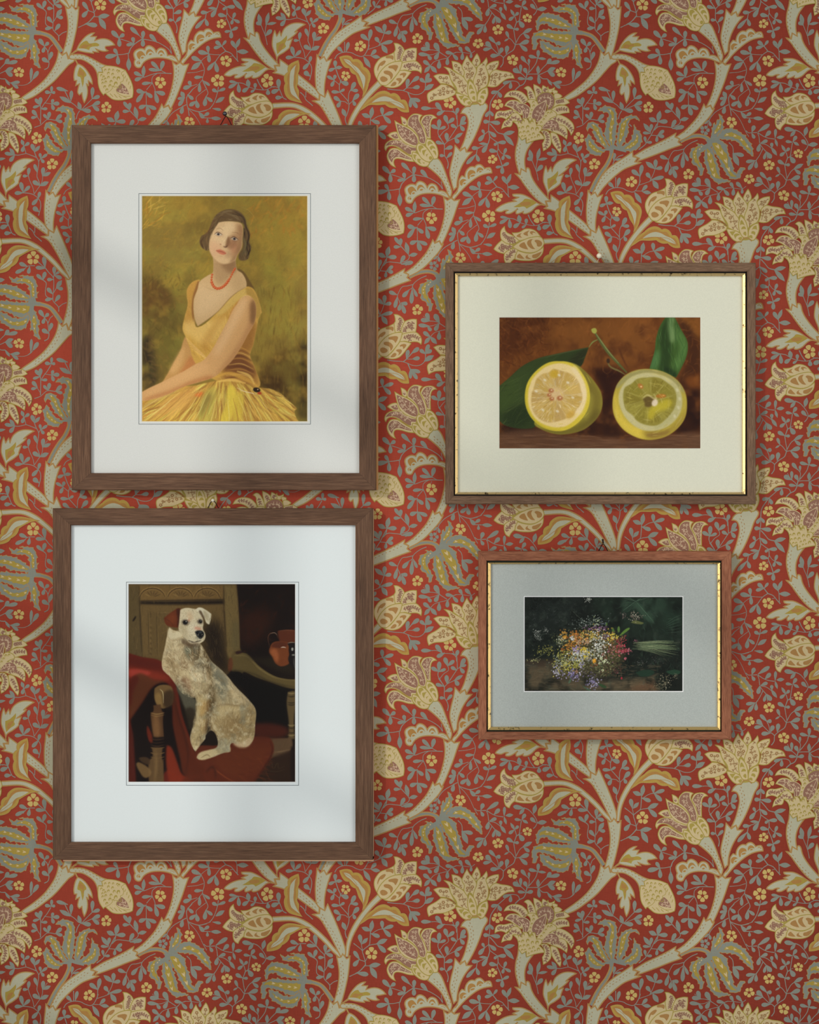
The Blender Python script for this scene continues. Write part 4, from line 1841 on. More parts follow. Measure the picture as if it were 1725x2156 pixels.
def paint_portrait():
    # sketch units: 4.31 per layout unit, canvas 38..1545 x 57..2097
    c = Canvas(349, 474, 38, 57, 4.31, (142, 116, 50), 5)
    R_ = c.rng
    box = (38, 57, 1545, 2097)
    # --- ochre background
    c.poly('38,57* 700,57* 560,250 300,320 38,300*', (160, 128, 50), 12, .7)
    c.poly('900,57* 1545,57* 1545,520* 1200,480 1050,260', (152, 116, 44), 14, .7)
    c.poly('1030,300* 1545,250 1545,700* 1100,720', (158, 132, 50), 16, .6)
    c.poly('38,300* 400,340 560,620 450,900 200,850 38,720*', (136, 112, 50), 16, .8)
    c.poly('600,640 1080,640 1180,900 1150,1300 1400,1300 1300,700', (150, 136, 52), 14, .6)
    c.poly('250,700* 700,680 640,800 440,900 350,980 230,850', (146, 130, 52), 12, .7)
    c.poly('38,760* 200,830 340,1000 430,1250 350,1550 200,1750 38,1830*', (104, 84, 38), 10, .8)
    c.poly('38,850* 160,820 300,960 260,1100 120,1150 38,1100*', (110, 76, 38), 10, .7)
    c.poly('38,1300* 120,1350 170,1560 180,1720 38,1840*', (52, 42, 26), 9, .95)
    c.poly('200,1250* 380,1300 400,1500 240,1640 170,1500', (118, 106, 42), 12, .6)
    c.poly('1060,1000* 1300,1000 1340,1500 1280,1700 1100,1620', (150, 122, 50), 14, .6)
    c.poly('1180,1550* 1545,1300* 1545,2097* 1440,1980 1250,1800 1080,1760', (92, 66, 28), 14, .9)
    c.poly('1480,1400* 1545,1350* 1545,2097* 1460,2040', (52, 38, 20), 8, .9)
    c.poly('1080,1740* 1300,1700 1450,1900 1430,1960 1200,1850', (70, 48, 22), 8, .85)
    c.cloud((112, 90, 40), .5, 34 * RS, 3, .48)
    c.cloud((176, 140, 56), .5, 26 * RS, 8, .52)
    c.cloud((150, 142, 60), .35, 40 * RS, 12, .5)
    c.scumble((38, 57, 1545, 900), 1100, [(168, 138, 54), (150, 122, 46), (176, 128, 46), (134, 112, 46), (158, 136, 56), (126, 102, 44)], 60, 13, 2.2, .6, .26, blur=1.2)
    c.scumble((38, 700, 420, 1900), 260, [(120, 92, 40), (96, 78, 34), (146, 104, 48), (84, 70, 32), (132, 118, 50)], 60, 13, 1.2, .6, .28, blur=1)
    c.scumble((1060, 900, 1545, 2097), 420, [(148, 124, 46), (120, 90, 36), (100, 72, 28), (160, 118, 46), (90, 64, 26)], 90, 11, 1.55, .22, .22, blur=1)
    c.scumble((60, 90, 260, 330), 50, [(186, 148, 56), (170, 122, 46), (196, 160, 72)], 90, 12, 2.4, .4, .5)
    c.scumble((1000, 60, 1500, 420), 60, [(172, 112, 42), (182, 126, 46)], 70, 18, 2.0, .7, .35, blur=1)
    # --- background chair edge left
    for i in range(9):
        y = 1330 + i * 55
        c.line(f'{70+i*5},{y} {110+i*6},{y+6} {150+i*3},{y+30}', 14, (96, 74, 40), 1, .7)
    # --- back shoulder drape behind
    c.poly('905,715* 960,740 1020,830 1060,900 1090,1000 1128,1100* 1080,1160* 1040,1060 1000,950 930,870', (112, 84, 44), 1.2, 1)
    # --- left arm (viewer left)
    c.poly('430,1330* 560,1500 510,1640 440,1700 380,1760 200,1780* 280,1650 330,1560 390,1450 410,1380', (196, 146, 84), 1.2, 1)
    c.poly('500,1500 520,1600 440,1690 380,1700 420,1600', (190, 120, 66), 5, .8)
    c.poly('290,1640 400,1440 430,1420 400,1560 330,1660', (214, 166, 104), 5, .8)
    # --- bodice
    body = c.poly('565,815* 500,835 450,900 447,960 455,1040 420,1180 408,1260 440,1340 470,1420 520,1560 700,1720 1090,1790 1060,1600 1020,1500 1050,1400 1080,1250 1100,1160 1128,1110* 1080,950 1040,890 980,880 900,930 830,990 720,1110 545,1245 515,1150 510,1000 545,900', (206, 160, 74), 1, 1, keep=True)
    c.scumble((400, 810, 1130, 1800), 420, [(226, 178, 88), (206, 156, 66), (190, 140, 60), (232, 190, 104), (198, 146, 72)], 110, 16, 1.0, .35, .4, clip=body, blur=.8)
    c.poly('445,860 560,820 545,920 505,1000 505,1200 540,1280 440,1200 450,1000', (196, 142, 66), 5, .7, body)
    c.poly('560,830 540,930 515,1010 520,1160 555,1240 530,1240 495,1150 495,1000 520,900', (140, 92, 52), 2, .8, body)
    c.poly('430,1200 700,1180 800,1150 740,1300 640,1400 480,1330 420,1290', (238, 196, 112), 9, .75, body)
    c.poly('930,940 840,1100 700,1300 620,1480 560,1420 700,1200 860,1000', (186, 132, 58), 8, .5, body)
    c.poly('880,930 980,900 985,950 880,1030 780,1120 720,1130 800,1020', (212, 176, 96), 3, .8, body)
    c.poly('985,890 1060,930 1120,1080 1085,1160 1050,1050 1000,960', (176, 138, 66), 3, .8, body)
    c.poly('950,1250 1060,1180 1060,1400 1010,1500 1060,1640 1080,1770 900,1740 760,1700 820,1560 900,1400', (150, 98, 46), 10, .85, body)
    c.poly('760,1540 900,1480 1050,1600 1070,1680 900,1640 800,1640', (112, 66, 38), 8, .8, body)
    for i in range(9):
        c.line(f'{440+i*6},{1340+i*12} {540+i*14},{1440+i*14} {640+i*10},{1540+i*16}', 11, ((240, 200, 120), (196, 142, 68))[i % 2], .8, .6, body)
    for i in range(16):
        y = 1420 + i * 24
        c.line(f'{860-i*6},{y+20} {940},{y+10} {1040+i*2},{y+60}', 10, ((196, 142, 66), (120, 74, 40), (222, 176, 92), (90, 52, 32))[i % 4], .8, .65, body)
    # --- skirt
    sk = c.poly('38,1900* 150,1830 330,1780 520,1770 700,1730 860,1720 1000,1760 1100,1790 1200,1800 1290,1840 1360,1900 1445,1980* 1420,2010 1460,2097* 38,2097*', (196, 150, 66), 1.2, 1, keep=True)
    def fan(x, y):
        return math.atan2(y - 1560, x - 800)
    c.scumble((38, 1740, 1460, 2097), 520, [(222, 180, 88), (232, 200, 92), (186, 132, 60), (206, 160, 72), (150, 104, 48), (214, 190, 80), (228, 214, 110)], 190, 16, fan, .12, .5, clip=sk, blur=.6, bend=.05)
    c.poly('640,1800 720,1790 700,2000 680,2097 560,2097 580,1950', (196, 184, 84), 6, .6, sk)
    c.poly('830,1770 890,1800 880,1960 830,2097 740,2097 800,1950', (232, 204, 74), 4, .8, sk)
    c.poly('900,1840 960,1850 940,2060 900,2097 860,2097', (222, 192, 70), 4, .7, sk)
    c.poly('640,1830 680,1860 620,1990 560,2060 590,1900', (104, 84, 44), 8, .5, sk)
    c.poly('400,1820 540,1800 420,1960 200,2050 120,2040', (216, 158, 84), 8, .6, sk)
    c.poly('520,1860* 590,1830 560,1870', (226, 110, 50), 3, .8)
    for i in range(26):
        x = 60 + i * 54
        a = math.atan2(1900 - 1560, x - 800)
        x1, y1 = 800 + math.cos(a) * 330, 1560 + math.sin(a) * 330
        if y1 < 1790: x1, y1 = x, 1830
        x2, y2 = x1 + (x1 - 800) * .9, y1 + 300
        c.line(f'{x1},{y1} {(x1+x2)/2+8},{(y1+y2)/2} {x2},{y2}', 8, ((238, 208, 120), (142, 98, 46), (240, 220, 130), (176, 122, 56))[i % 4], .6, .6, sk)
    c.line('340,1830 180,1900 60,1960', 26, (206, 174, 96), 2, .6, sk)
    c.line('60,2005 130,1985 200,1960', 14, (150, 100, 44), 1, .7, sk)
    # sash and knot
    c.line('700,1700 820,1660 930,1690 1040,1740 1090,1790', 36, (212, 160, 70), 1.5, .8)
    c.line('720,1735 860,1720 980,1750', 26, (236, 190, 96), 1.2, .8)
    c.line('900,1640 1010,1680 1060,1760', 22, (228, 186, 96), 1.2, .8)
    c.line('900,1790 960,1820 1040,1840 1070,1850', 8, (240, 214, 168), .5, .8)
    c.ell(1080, 1810, 34, 22, (46, 32, 22), 1, 1, .2); c.ell(1105, 1840, 20, 12, (176, 60, 34), 1, .9)
    c.ell(1090, 1806, 7, 5, (220, 190, 140), .5, .9)
    # --- chest / neck
    skin = (208, 170, 118)
    ch = c.poly('672,560* 895,600* 900,720 950,760 985,830 985,885* 900,930 830,990 720,1110 545,1235* 515,1150 510,1000 545,900 565,830 640,775 685,745', skin, 1, 1, keep=True)
    c.poly('680,650 890,640 880,720 800,830 740,870 700,800', (176, 138, 94), 7, .75, ch)
    c.poly('760,650 895,640 890,740 840,760', (140, 102, 66), 6, .7, ch)
    c.poly('560,850 700,900 850,880 800,980 640,1120 530,1150 520,1000', (222, 186, 136), 14, .8, ch)
    c.poly('880,760 980,850 960,890 880,920', (196, 158, 108), 8, .6, ch)
    c.line('590,870 680,905 760,910', 10, (190, 150, 102), 2, .5, ch)
    c.line('980,880 900,930 830,990 720,1110 560,1225', 6, (150, 108, 62), 1, .7)
    # --- near arm
    arm = c.poly('905,1030* 930,985 980,955 1030,970 1065,1020 1075,1100 1060,1200 1000,1310 940,1420 860,1540 780,1620 700,1690 560,1740 420,1780 300,1840 160,1890 38,1910* 38,1830* 110,1790 220,1740 300,1700 420,1640 520,1580 600,1540 680,1440 760,1290 820,1180 860,1090', (210, 160, 102), 1, 1, keep=True)
    c.poly('940,990 1000,980 960,1100 880,1250 780,1420 700,1500 760,1330 850,1150', (228, 184, 130), 9, .8, arm)
    c.poly('1040,990 1085,1100 1060,1220 1000,1330 900,1500 780,1640 700,1700 860,1480 960,1320 1020,1180', (168, 116, 70), 8, .75, arm)
    c.poly('1040,1000 1075,1050 1075,1150 1040,1220 1020,1120', (128, 90, 54), 5, .8, arm)
    c.poly('420,1650 600,1560 640,1620 400,1730 150,1830 60,1860 200,1760', (220, 170, 112), 8, .7, arm)
    c.poly('700,1700 560,1745 300,1845 60,1910 60,1890 300,1810 540,1710', (180, 116, 66), 5, .7, arm)
    c.line('930,985 860,1085 820,1170', 8, (190, 122, 60), 1.5, .8)
    c.line('925,1000 975,955 1030,968', 7, (222, 186, 104), 1, .9)
    # --- head : hair mass then face
    c.poly('790,185* 730,215 690,260 660,330 630,395 580,420 562,470 580,520 620,550* 655,540 660,460 700,380 760,300 940,300 965,340 950,440 955,520 915,600 930,640 1000,628 1015,580 1028,520 1010,460 1020,400 990,330 975,260 930,205 860,180', (104, 80, 50), 1.2, 1)
    hairm = c.full(c.mask(c.g(curve_pts([(790,185),(730,215),(690,260),(660,330),(630,395),(580,420),(562,470),(580,520),(620,550),(655,540),(660,460),(690,380),(735,300),(860,285),(950,310),(960,440),(955,520),(915,600),(930,640),(1000,628),(1028,520),(1020,400),(975,260),(930,205),(860,180)], [False]*25, True, 3)), .3))
    face = c.poly('735,300* 800,290 880,292 940,310 955,360 950,440 945,520 905,590 880,640 800,675 740,665 690,620 655,560 648,500 660,430 690,370', (216, 178, 128), 1.2, 1, keep=True)
    c.poly('740,300 860,300 900,340 820,420 800,480 700,500 670,440', (230, 196, 146), 9, .8, face)
    c.poly('900,300 955,330 950,440 945,520 900,600 850,640 830,600 860,520 820,500 850,420 890,380', (176, 132, 88), 7, .8, face)
    c.poly('815,430 835,430 835,500 800,520 805,470', (120, 80, 50), 3, .8, face)
    c.poly('655,480 740,480 760,560 720,620 680,600', (222, 170, 128), 10, .7, face)
    c.poly('845,490 920,500 890,580 840,560', (190, 128, 92), 8, .6, face)
    c.poly('690,620 760,600 850,610 860,650 800,672 740,662', (222, 184, 134), 6, .6, face)
    c.line('655,560 690,622 740,664 800,672 870,645', 6, (166, 122, 80), 1.5, .6)
    c.poly('930,320 958,380 950,460 940,540 905,600 890,560 915,480 925,400', (150, 108, 70), 5, .75, face)
    c.poly('840,470 900,470 880,520 830,540 815,520', (150, 104, 70), 4, .6, face)
    c.poly('690,370 735,310 800,300 740,350 700,400', (200, 160, 112), 5, .5, face)
    c.poly('700,395 740,380 780,410 740,430', (196, 154, 118), 4, .6, face)
    c.poly('840,430 880,418 920,450 880,470', (158, 116, 82), 4, .6, face)
    c.poly('800,560 830,560 850,600 800,620 790,590', (186, 146, 106), 4, .6, face)
    c.poly('860,620 895,590 890,630 840,665', (146, 106, 70), 4, .7, face)
    # features
    c.line('712,360 745,350 780,372', 5, (150, 110, 74), .8, .7)
    c.line('855,388 900,392 925,412', 5, (140, 100, 66), .8, .7)
    c.poly('700,405* 728,390 768,410* 735,420', (206, 184, 152), .5, 1); c.ell(732, 405, 13, 12, (96, 84, 78), .7, 1); c.ell(732, 404, 6, 6, (36, 28, 26), .5, 1)
    c.line('698,404 728,386 770,410', 6, (84, 56, 38), .6, .9); c.line('705,412 735,424 765,415', 4, (170, 124, 94), .8, .6)
    c.poly('842,445* 875,432 912,455* 880,462', (186, 160, 128), .5, 1); c.ell(878, 447, 13, 12, (92, 80, 76), .7, 1); c.ell(878, 446, 6, 6, (34, 26, 24), .5, 1)
    c.line('840,442 875,428 915,455', 6, (74, 48, 34), .6, .9); c.line('850,458 880,470 910,462', 4, (130, 88, 62), .8, .7)
    c.line('815,400 805,440 770,480', 10, (236, 204, 158), 2, .7)
    c.line('745,492 760,500', 7, (150, 96, 64), .8, .8); c.poly('775,510* 800,516 815,505 805,524 785,522', (92, 56, 38), 1, .9)
    c.ell(778, 495, 18, 12, (232, 196, 152), 3, .7)
    c.poly('708,552* 745,542 765,548 785,556 805,578* 780,590 745,580', (200, 116, 84), 1, .95)
    c.line('712,553 760,562 802,580', 4, (140, 66, 50), .6, .9); c.line('740,578 770,586', 6, (222, 146, 112), 1, .6)
    c.line('735,600 770,606', 8, (186, 142, 100), 2, .6)
    # hair modelling
    for t, w, col in [('860,195 780,215 720,290 690,360', 14, (120, 96, 62)), ('880,200 960,260 985,360', 16, (70, 54, 38)),
                      ('760,240 730,280 710,330', 10, (84, 60, 38)), ('800,215 860,235 930,280', 14, (124, 102, 70)),
                      ('700,270 650,370 600,420', 12, (110, 74, 44)), ('630,400 590,440 585,500 620,535', 12, (116, 86, 52)),
                      ('650,410 625,450 640,510', 10, (130, 98, 60)), ('600,430 575,480 600,530', 8, (64, 44, 28)),
                      ('980,330 1010,420 990,520 1010,590', 14, (52, 38, 26)), ('960,440 980,500 960,560', 18, (110, 98, 62)),
                      ('940,600 980,560 1000,600', 12, (96, 84, 54)), ('1000,480 1020,540 990,610', 12, (44, 30, 22)),
                      ('965,350 975,440', 12, (46, 34, 26)), ('740,265 800,250 900,285', 8, (100, 78, 52)),
                      ('720,235 790,200 860,192', 8, (134, 112, 78))]:
        c.line(t, w, col, 1.2, .85)
    c.scumble((570, 185, 1025, 635), 150, [(128, 104, 68), (84, 62, 40), (60, 44, 32), (142, 118, 80)], 60, 6, lambda x, y: math.atan2(x - 800, -(y - 430)) + 3.14 if y < 430 else 1.6, .25, .55, clip=hairm, blur=.5, bend=.12)
    c.line('1068,275 1040,225 1000,185 940,160', 3, (190, 160, 84), .5, .6)
    # coral beads
    pts = [(676, 770), (672, 792), (670, 815), (672, 838), (680, 858), (690, 876), (704, 888), (722, 895), (742, 893), (762, 886), (780, 874), (796, 860), (810, 844), (822, 826), (834, 808), (845, 788), (855, 768), (864, 748), (874, 730), (882, 716)]
    for i, (x, y) in enumerate(pts):
        r = 13 if 2 < i < 14 else 10
        c.ell(x, y, r, r, (196, 88, 46), .7, 1); c.ell(x - 3, y - 4, r * .45, r * .4, (232, 142, 92), .6, .8)
    c.scumble(box, 500, [(232, 200, 130), (80, 60, 34)], 16, 4, 0.8, .9, .12, blur=.3)
    c.grain(.012)
    return c


def paint_lemons():
    # sketch units 3.833 per layout unit; canvas 46..1668 x 33..1095
    c = Canvas(424, 277, 46, 33, 3.833, (104, 58, 20), 7)
    c.poly('46,33* 420,33* 380,200 180,330 46,400*', (72, 34, 12), 14, .85)
    c.poly('420,33* 1250,33* 1230,350 1000,420 700,450 500,250', (120, 72, 28), 20, .8)
    c.poly('1480,33* 1668,33* 1668,260*', (116, 70, 24), 5, .9)
    c.poly('1480,40* 1580,110 1668,270* 1668,560* 1560,640 1480,600 1560,380 1560,250 1510,130', (62, 32, 14), 7, .9)
    c.poly('1540,520* 1668,480* 1668,620* 1580,600', (120, 66, 22), 7, .8)
    c.poly('780,450* 930,440 1060,490 1000,600 960,760 850,800 870,640 820,520', (40, 16, 8), 10, .95)
    c.poly('560,960* 860,780 960,780 1050,960 1300,1010 1668,900 1668,760* 1560,760 1668,990* 1240,1030 700,1010', (40, 18, 10), 12, .9)
    c.poly('1540,640* 1668,600* 1668,960* 1480,1000', (34, 14, 8), 9, .95)
    c.poly('46,970* 350,930 520,990 1240,1025 1668,960 1668,1095* 46,1095*', (92, 58, 36), 8, .9)
    c.poly('46,900* 380,930 300,960 46,985*', (34, 16, 8), 5, .9)
    c.poly('500,980 760,990 1200,1020 1400,1010 1668,980* 1668,1095* 500,1095*', (104, 72, 50), 10, .6)
    c.cloud((66, 32, 12), .5, 30 * RS, 5, .5)
    c.cloud((140, 84, 34), .45, 26 * RS, 9, .52)
    c.poly('46,970* 350,930 520,990 1240,1025 1668,960 1668,1095* 46,1095*', (92, 62, 42), 6, .8)
    c.scumble((46, 33, 1668, 520), 600, [(132, 80, 32), (104, 58, 20), (84, 42, 14), (142, 88, 38), (118, 70, 28)], 70, 9, lambda x, y: 0.5 + x / 600.0, .8, .28, blur=.8, bend=.15)
    c.scumble((46, 33, 450, 420), 160, [(96, 50, 16), (60, 26, 10), (122, 66, 24)], 80, 9, 1.0, .9, .35, blur=.7, bend=.25)
    c.scumble((46, 980, 1668, 1095), 200, [(110, 76, 52), (84, 52, 34), (122, 86, 60)], 130, 8, 0.02, .05, .35)
    # --- leaves
    lf = c.poly('768,275* 640,300 480,335 360,365 230,430 130,520 46,590* 46,860* 90,900 180,925 280,930 340,910 420,700 560,480 700,430 740,350', (48, 60, 28), 1, 1, keep=True)
    c.poly('46,600 200,460 360,380 500,345 420,450 300,560 260,720 120,800 46,800', (60, 76, 34), 14, .7, lf)
    c.poly('740,290 760,290 730,380 700,440 600,420 640,350', (40, 42, 22), 5, .9, lf)
    c.poly('46,600 150,520 200,640 130,760 46,780', (58, 74, 30), 10, .6, lf)
    c.poly('100,790 200,740 260,760 290,860 180,920 80,880', (36, 48, 22), 8, .8, lf)
    c.line('250,700 150,770 80,800', 5, (86, 94, 44), 1, .6, lf); c.line('240,760 200,830 170,900', 4, (78, 88, 42), 1, .5, lf)
    c.line('360,370 560,322 760,280', 5, (104, 104, 60), 1, .7)
    c.scumble((46, 280, 760, 930), 200, [(66, 84, 38), (38, 48, 22), (80, 92, 44)], 90, 6, 2.5, .25, .35, clip=lf)
    rl = c.poly('1390,33* 1340,110 1310,210 1300,300 1275,390 1255,455* 1340,470 1420,500 1470,520* 1520,430 1560,330 1562,230 1510,130 1460,33*', (58, 84, 34), 1, 1, keep=True)
    c.poly('1420,33 1430,200 1430,340 1400,470 1340,460 1350,300 1330,200 1370,90', (38, 56, 24), 5, .85, rl)
    c.poly('1412,40 1455,40 1450,100 1470,180 1440,240 1415,180', (120, 146, 92), 5, .8, rl)
    c.poly('1480,140 1555,240 1550,340 1480,460 1460,400 1500,280', (88, 124, 62), 7, .7, rl)
    c.poly('1290,330 1330,300 1330,420 1265,450', (82, 122, 70), 6, .7, rl)
    c.poly('1380,440 1460,470 1470,515 1400,490', (30, 46, 22), 4, .9, rl)
    c.scumble((1250, 40, 1560, 520), 160, [(70, 108, 52), (40, 66, 30), (98, 132, 72), (52, 86, 40)], 90, 6, 1.5, .2, .35, clip=rl)
    c.line('1418,40 1432,200 1432,330', 4, (104, 134, 76), .7, .6, rl)
    # --- twig
    c.line('770,275 800,235 845,212', 12, (120, 122, 62), .6, 1)
    c.line('810,145 850,210 920,310 1000,400 1075,480', 26, (84, 88, 44), .8, 1)
    c.line('815,150 860,215 930,312 1010,405', 9, (140, 142, 84), .7, .8)
    c.poly('788,132* 820,122 834,145 820,165 800,160', (160, 158, 70), .8, 1)
    c.line('915,375 940,430 1010,465 1060,495', 14, (110, 98, 54), .8, 1); c.ell(925, 385, 14, 20, (52, 34, 22), 1, .9)
    c.line('1010,270 1040,360 1080,440', 10, (64, 30, 14), 2, .7)
    # --- left lemon
    b = c.poly('560,390* 660,410 740,470 820,560 870,650 875,760 830,850 740,930 640,965 520,975 400,940 330,880 500,600', (150, 138, 50), 1.2, 1, keep=True)
    c.poly('700,440 800,540 870,650 860,780 780,880 740,700', (108, 92, 36), 10, .7, b)
    c.poly('400,920 600,930 760,840 860,780 820,880 700,960 520,975', (92, 78, 30), 9, .7, b)
    c.poly('760,640 800,660 790,780 740,860', (164, 152, 62), 7, .6, b)
    c.poly('530,388* 440,400 350,460 280,550 255,650 265,760 320,860 420,930 540,950 640,915 730,830 775,720 770,600 720,490 640,410', (214, 190, 60), 1, 1)
    c.poly('540,405 440,425 360,480 300,560 280,660 290,760 340,850 430,905 540,920 620,890 700,810 745,710 745,610 700,500 630,430', (236, 208, 144), 1.5, 1)
    c.poly('640,430 710,510 750,620 740,720 690,820 660,760 700,640 680,540', (238, 214, 164), 4, .8)
    pu = c.poly('480,450* 520,458 560,470 600,480 650,510 690,560 705,620 718,680 700,740 660,790 640,830 580,850 520,870 440,880 370,850 320,790 305,720 310,650 330,590 350,530 400,490 445,480', (206, 172, 104), 1.5, 1, keep=True)
    for k in range(11):
        a = k * 2 * math.pi / 11 + .25
        cx, cy = 505, 665
        x1, y1 = cx + math.cos(a) * 62, cy + math.sin(a) * 62
        x2, y2 = cx + math.cos(a) * 195, cy + math.sin(a) * 205
        nx, ny = -math.sin(a), math.cos(a)
        c.poly(f'{x1},{y1}* {x2-nx*44},{y2-ny*44} {x2+nx*4},{y2+ny*8} {x2+nx*44},{y2+ny*44}', ((200, 164, 84), (212, 176, 96), (194, 158, 92))[k % 3], 2, .8, pu)
        c.line(f'{x1+nx*26},{y1+ny*26} {x2+nx*52},{y2+ny*52}', 6, (230, 204, 150), 1, .7, pu)
    c.scumble((310, 450, 720, 880), 240, [(238, 216, 168), (186, 146, 70), (222, 188, 116), (214, 196, 150), (196, 160, 60)], 46, 8, lambda x, y: math.atan2(y - 665, x - 505), .15, .5, clip=pu, blur=.5)
    c.ell(490, 490, 34, 34, (206, 166, 44), 3, .8); c.ell(620, 820, 40, 26, (206, 160, 56), 3, .6, -.6)
    c.ell(505, 650, 62, 50, (226, 192, 140), 4, .8)
    for x, y, r in ((465, 625, 22), (450, 660, 18), (470, 690, 20), (535, 685, 24)):
        c.ell(x, y, r, r * .8, (176, 104, 60), 1.5, .85); c.ell(x + 4, y - 4, r * .35, r * .3, (238, 206, 160), .8, .8)
    for x, y in ((415, 540), (345, 630), (400, 780), (530, 500), (600, 560), (640, 680), (515, 790)):
        c.ell(x, y, 14, 9, (240, 232, 208), 1.5, .75, .5)
    c.line('300,560 262,650 275,770 330,860 420,925 540,945', 9, (190, 170, 44), 1.2, .8)
    c.scumble((260, 390, 780, 950), 60, [(226, 204, 84), (198, 172, 46)], 60, 6, lambda x, y: math.atan2(y - 665, x - 515) + 1.57, .1, .35, clip=b)
    # --- right lemon
    b = c.poly('1220,450* 1120,470 1040,520 985,600 960,720 975,830 1040,930 1130,990 1240,1020 1370,1000 1470,940 1540,850 1560,740 1545,640 1480,540 1360,470', (176, 156, 58), 1.2, 1, keep=True)
    c.poly('1220,450 1120,470 1040,520 985,600 1060,560 1180,500 1360,500 1500,620 1545,640 1480,540 1360,470', (150, 142, 90), 4, .9, b)
    c.poly('965,680 985,640 1010,760 1090,880 1220,940 1200,1010 1080,960 990,860', (214, 186, 70), 7, .9, b)
    c.poly('1200,950 1400,930 1540,800 1560,740 1540,860 1440,960 1300,1015', (150, 124, 48), 7, .7, b)
    c.poly('1230,975 1350,960 1420,950 1340,990 1260,1000', (128, 96, 48), 4, .7, b)
    c.poly('1230,480* 1120,510 1050,570 1010,660 1030,780 1100,880 1200,940 1310,945 1420,900 1500,810 1520,700 1490,600 1420,530 1320,490', (190, 180, 128), 2, 1)
    c.poly('1420,560 1500,640 1510,740 1460,850 1360,920 1290,925 1400,830 1460,720', (176, 168, 112), 5, .8)
    pu = c.poly('1240,520* 1160,530 1110,570 1060,600 1045,660 1050,720 1070,780 1120,820 1160,870 1230,900 1310,905 1370,870 1420,820 1460,760 1475,680 1455,610 1400,560 1330,520', (142, 130, 54), 1.5, 1, keep=True)
    for k in range(10):
        a = k * 2 * math.pi / 10 + .1
        cx, cy = 1255, 705
        x1, y1 = cx + math.cos(a) * 55, cy + math.sin(a) * 50
        x2, y2 = cx + math.cos(a) * 190, cy + math.sin(a) * 175
        nx, ny = -math.sin(a), math.cos(a)
        c.poly(f'{x1},{y1}* {x2-nx*44},{y2-ny*44} {x2+nx*4},{y2+ny*8} {x2+nx*44},{y2+ny*44}', ((134, 122, 44), (150, 138, 58), (126, 112, 40))[k % 3], 2, .8, pu)
        c.line(f'{x1+nx*26},{y1+ny*26} {x2+nx*54},{y2+ny*54}', 5, (178, 168, 96), 1, .7, pu)
    c.scumble((1045, 520, 1475, 905), 150, [(172, 160, 76), (118, 104, 36), (160, 148, 66)], 50, 7, lambda x, y: math.atan2(y - 705, x - 1255), .15, .45, clip=pu, blur=.6)
    c.poly('1300,740 1400,690 1440,720 1400,770 1320,800 1260,860 1250,780', (190, 172, 48), 5, .8, pu)
    c.poly('1200,690* 1260,670 1300,690 1270,750 1220,750* 1215,715', (98, 78, 36), 2, .95)
    c.line('1200,690 1240,660 1310,690 1290,650', 12, (206, 190, 128), 1.5, .8)
    c.ell(1300, 722, 24, 30, (226, 206, 178), 2, .9, .5)
    c.ell(1185, 588, 26, 18, (170, 112, 46), 1.2, 1, .7); c.ell(1190, 592, 9, 7, (228, 196, 140), .8, .8)
    c.ell(1350, 668, 42, 17, (168, 110, 40), 1.2, 1, -.05); c.ell(1370, 664, 10, 6, (214, 164, 84), .8, .8)
    for x, y in ((1480, 620), (1500, 690), (1490, 760), (1460, 830)):
        c.ell(x, y, 16, 10, (206, 198, 158), 2, .8, 1.2)
    c.scumble((970, 450, 1560, 1010), 120, [(198, 182, 96), (160, 140, 54), (206, 190, 120)], 60, 6, lambda x, y: math.atan2(y - 720, x - 1260) + 1.57, .1, .3, clip=b)
    c.grain(.012)
    return c
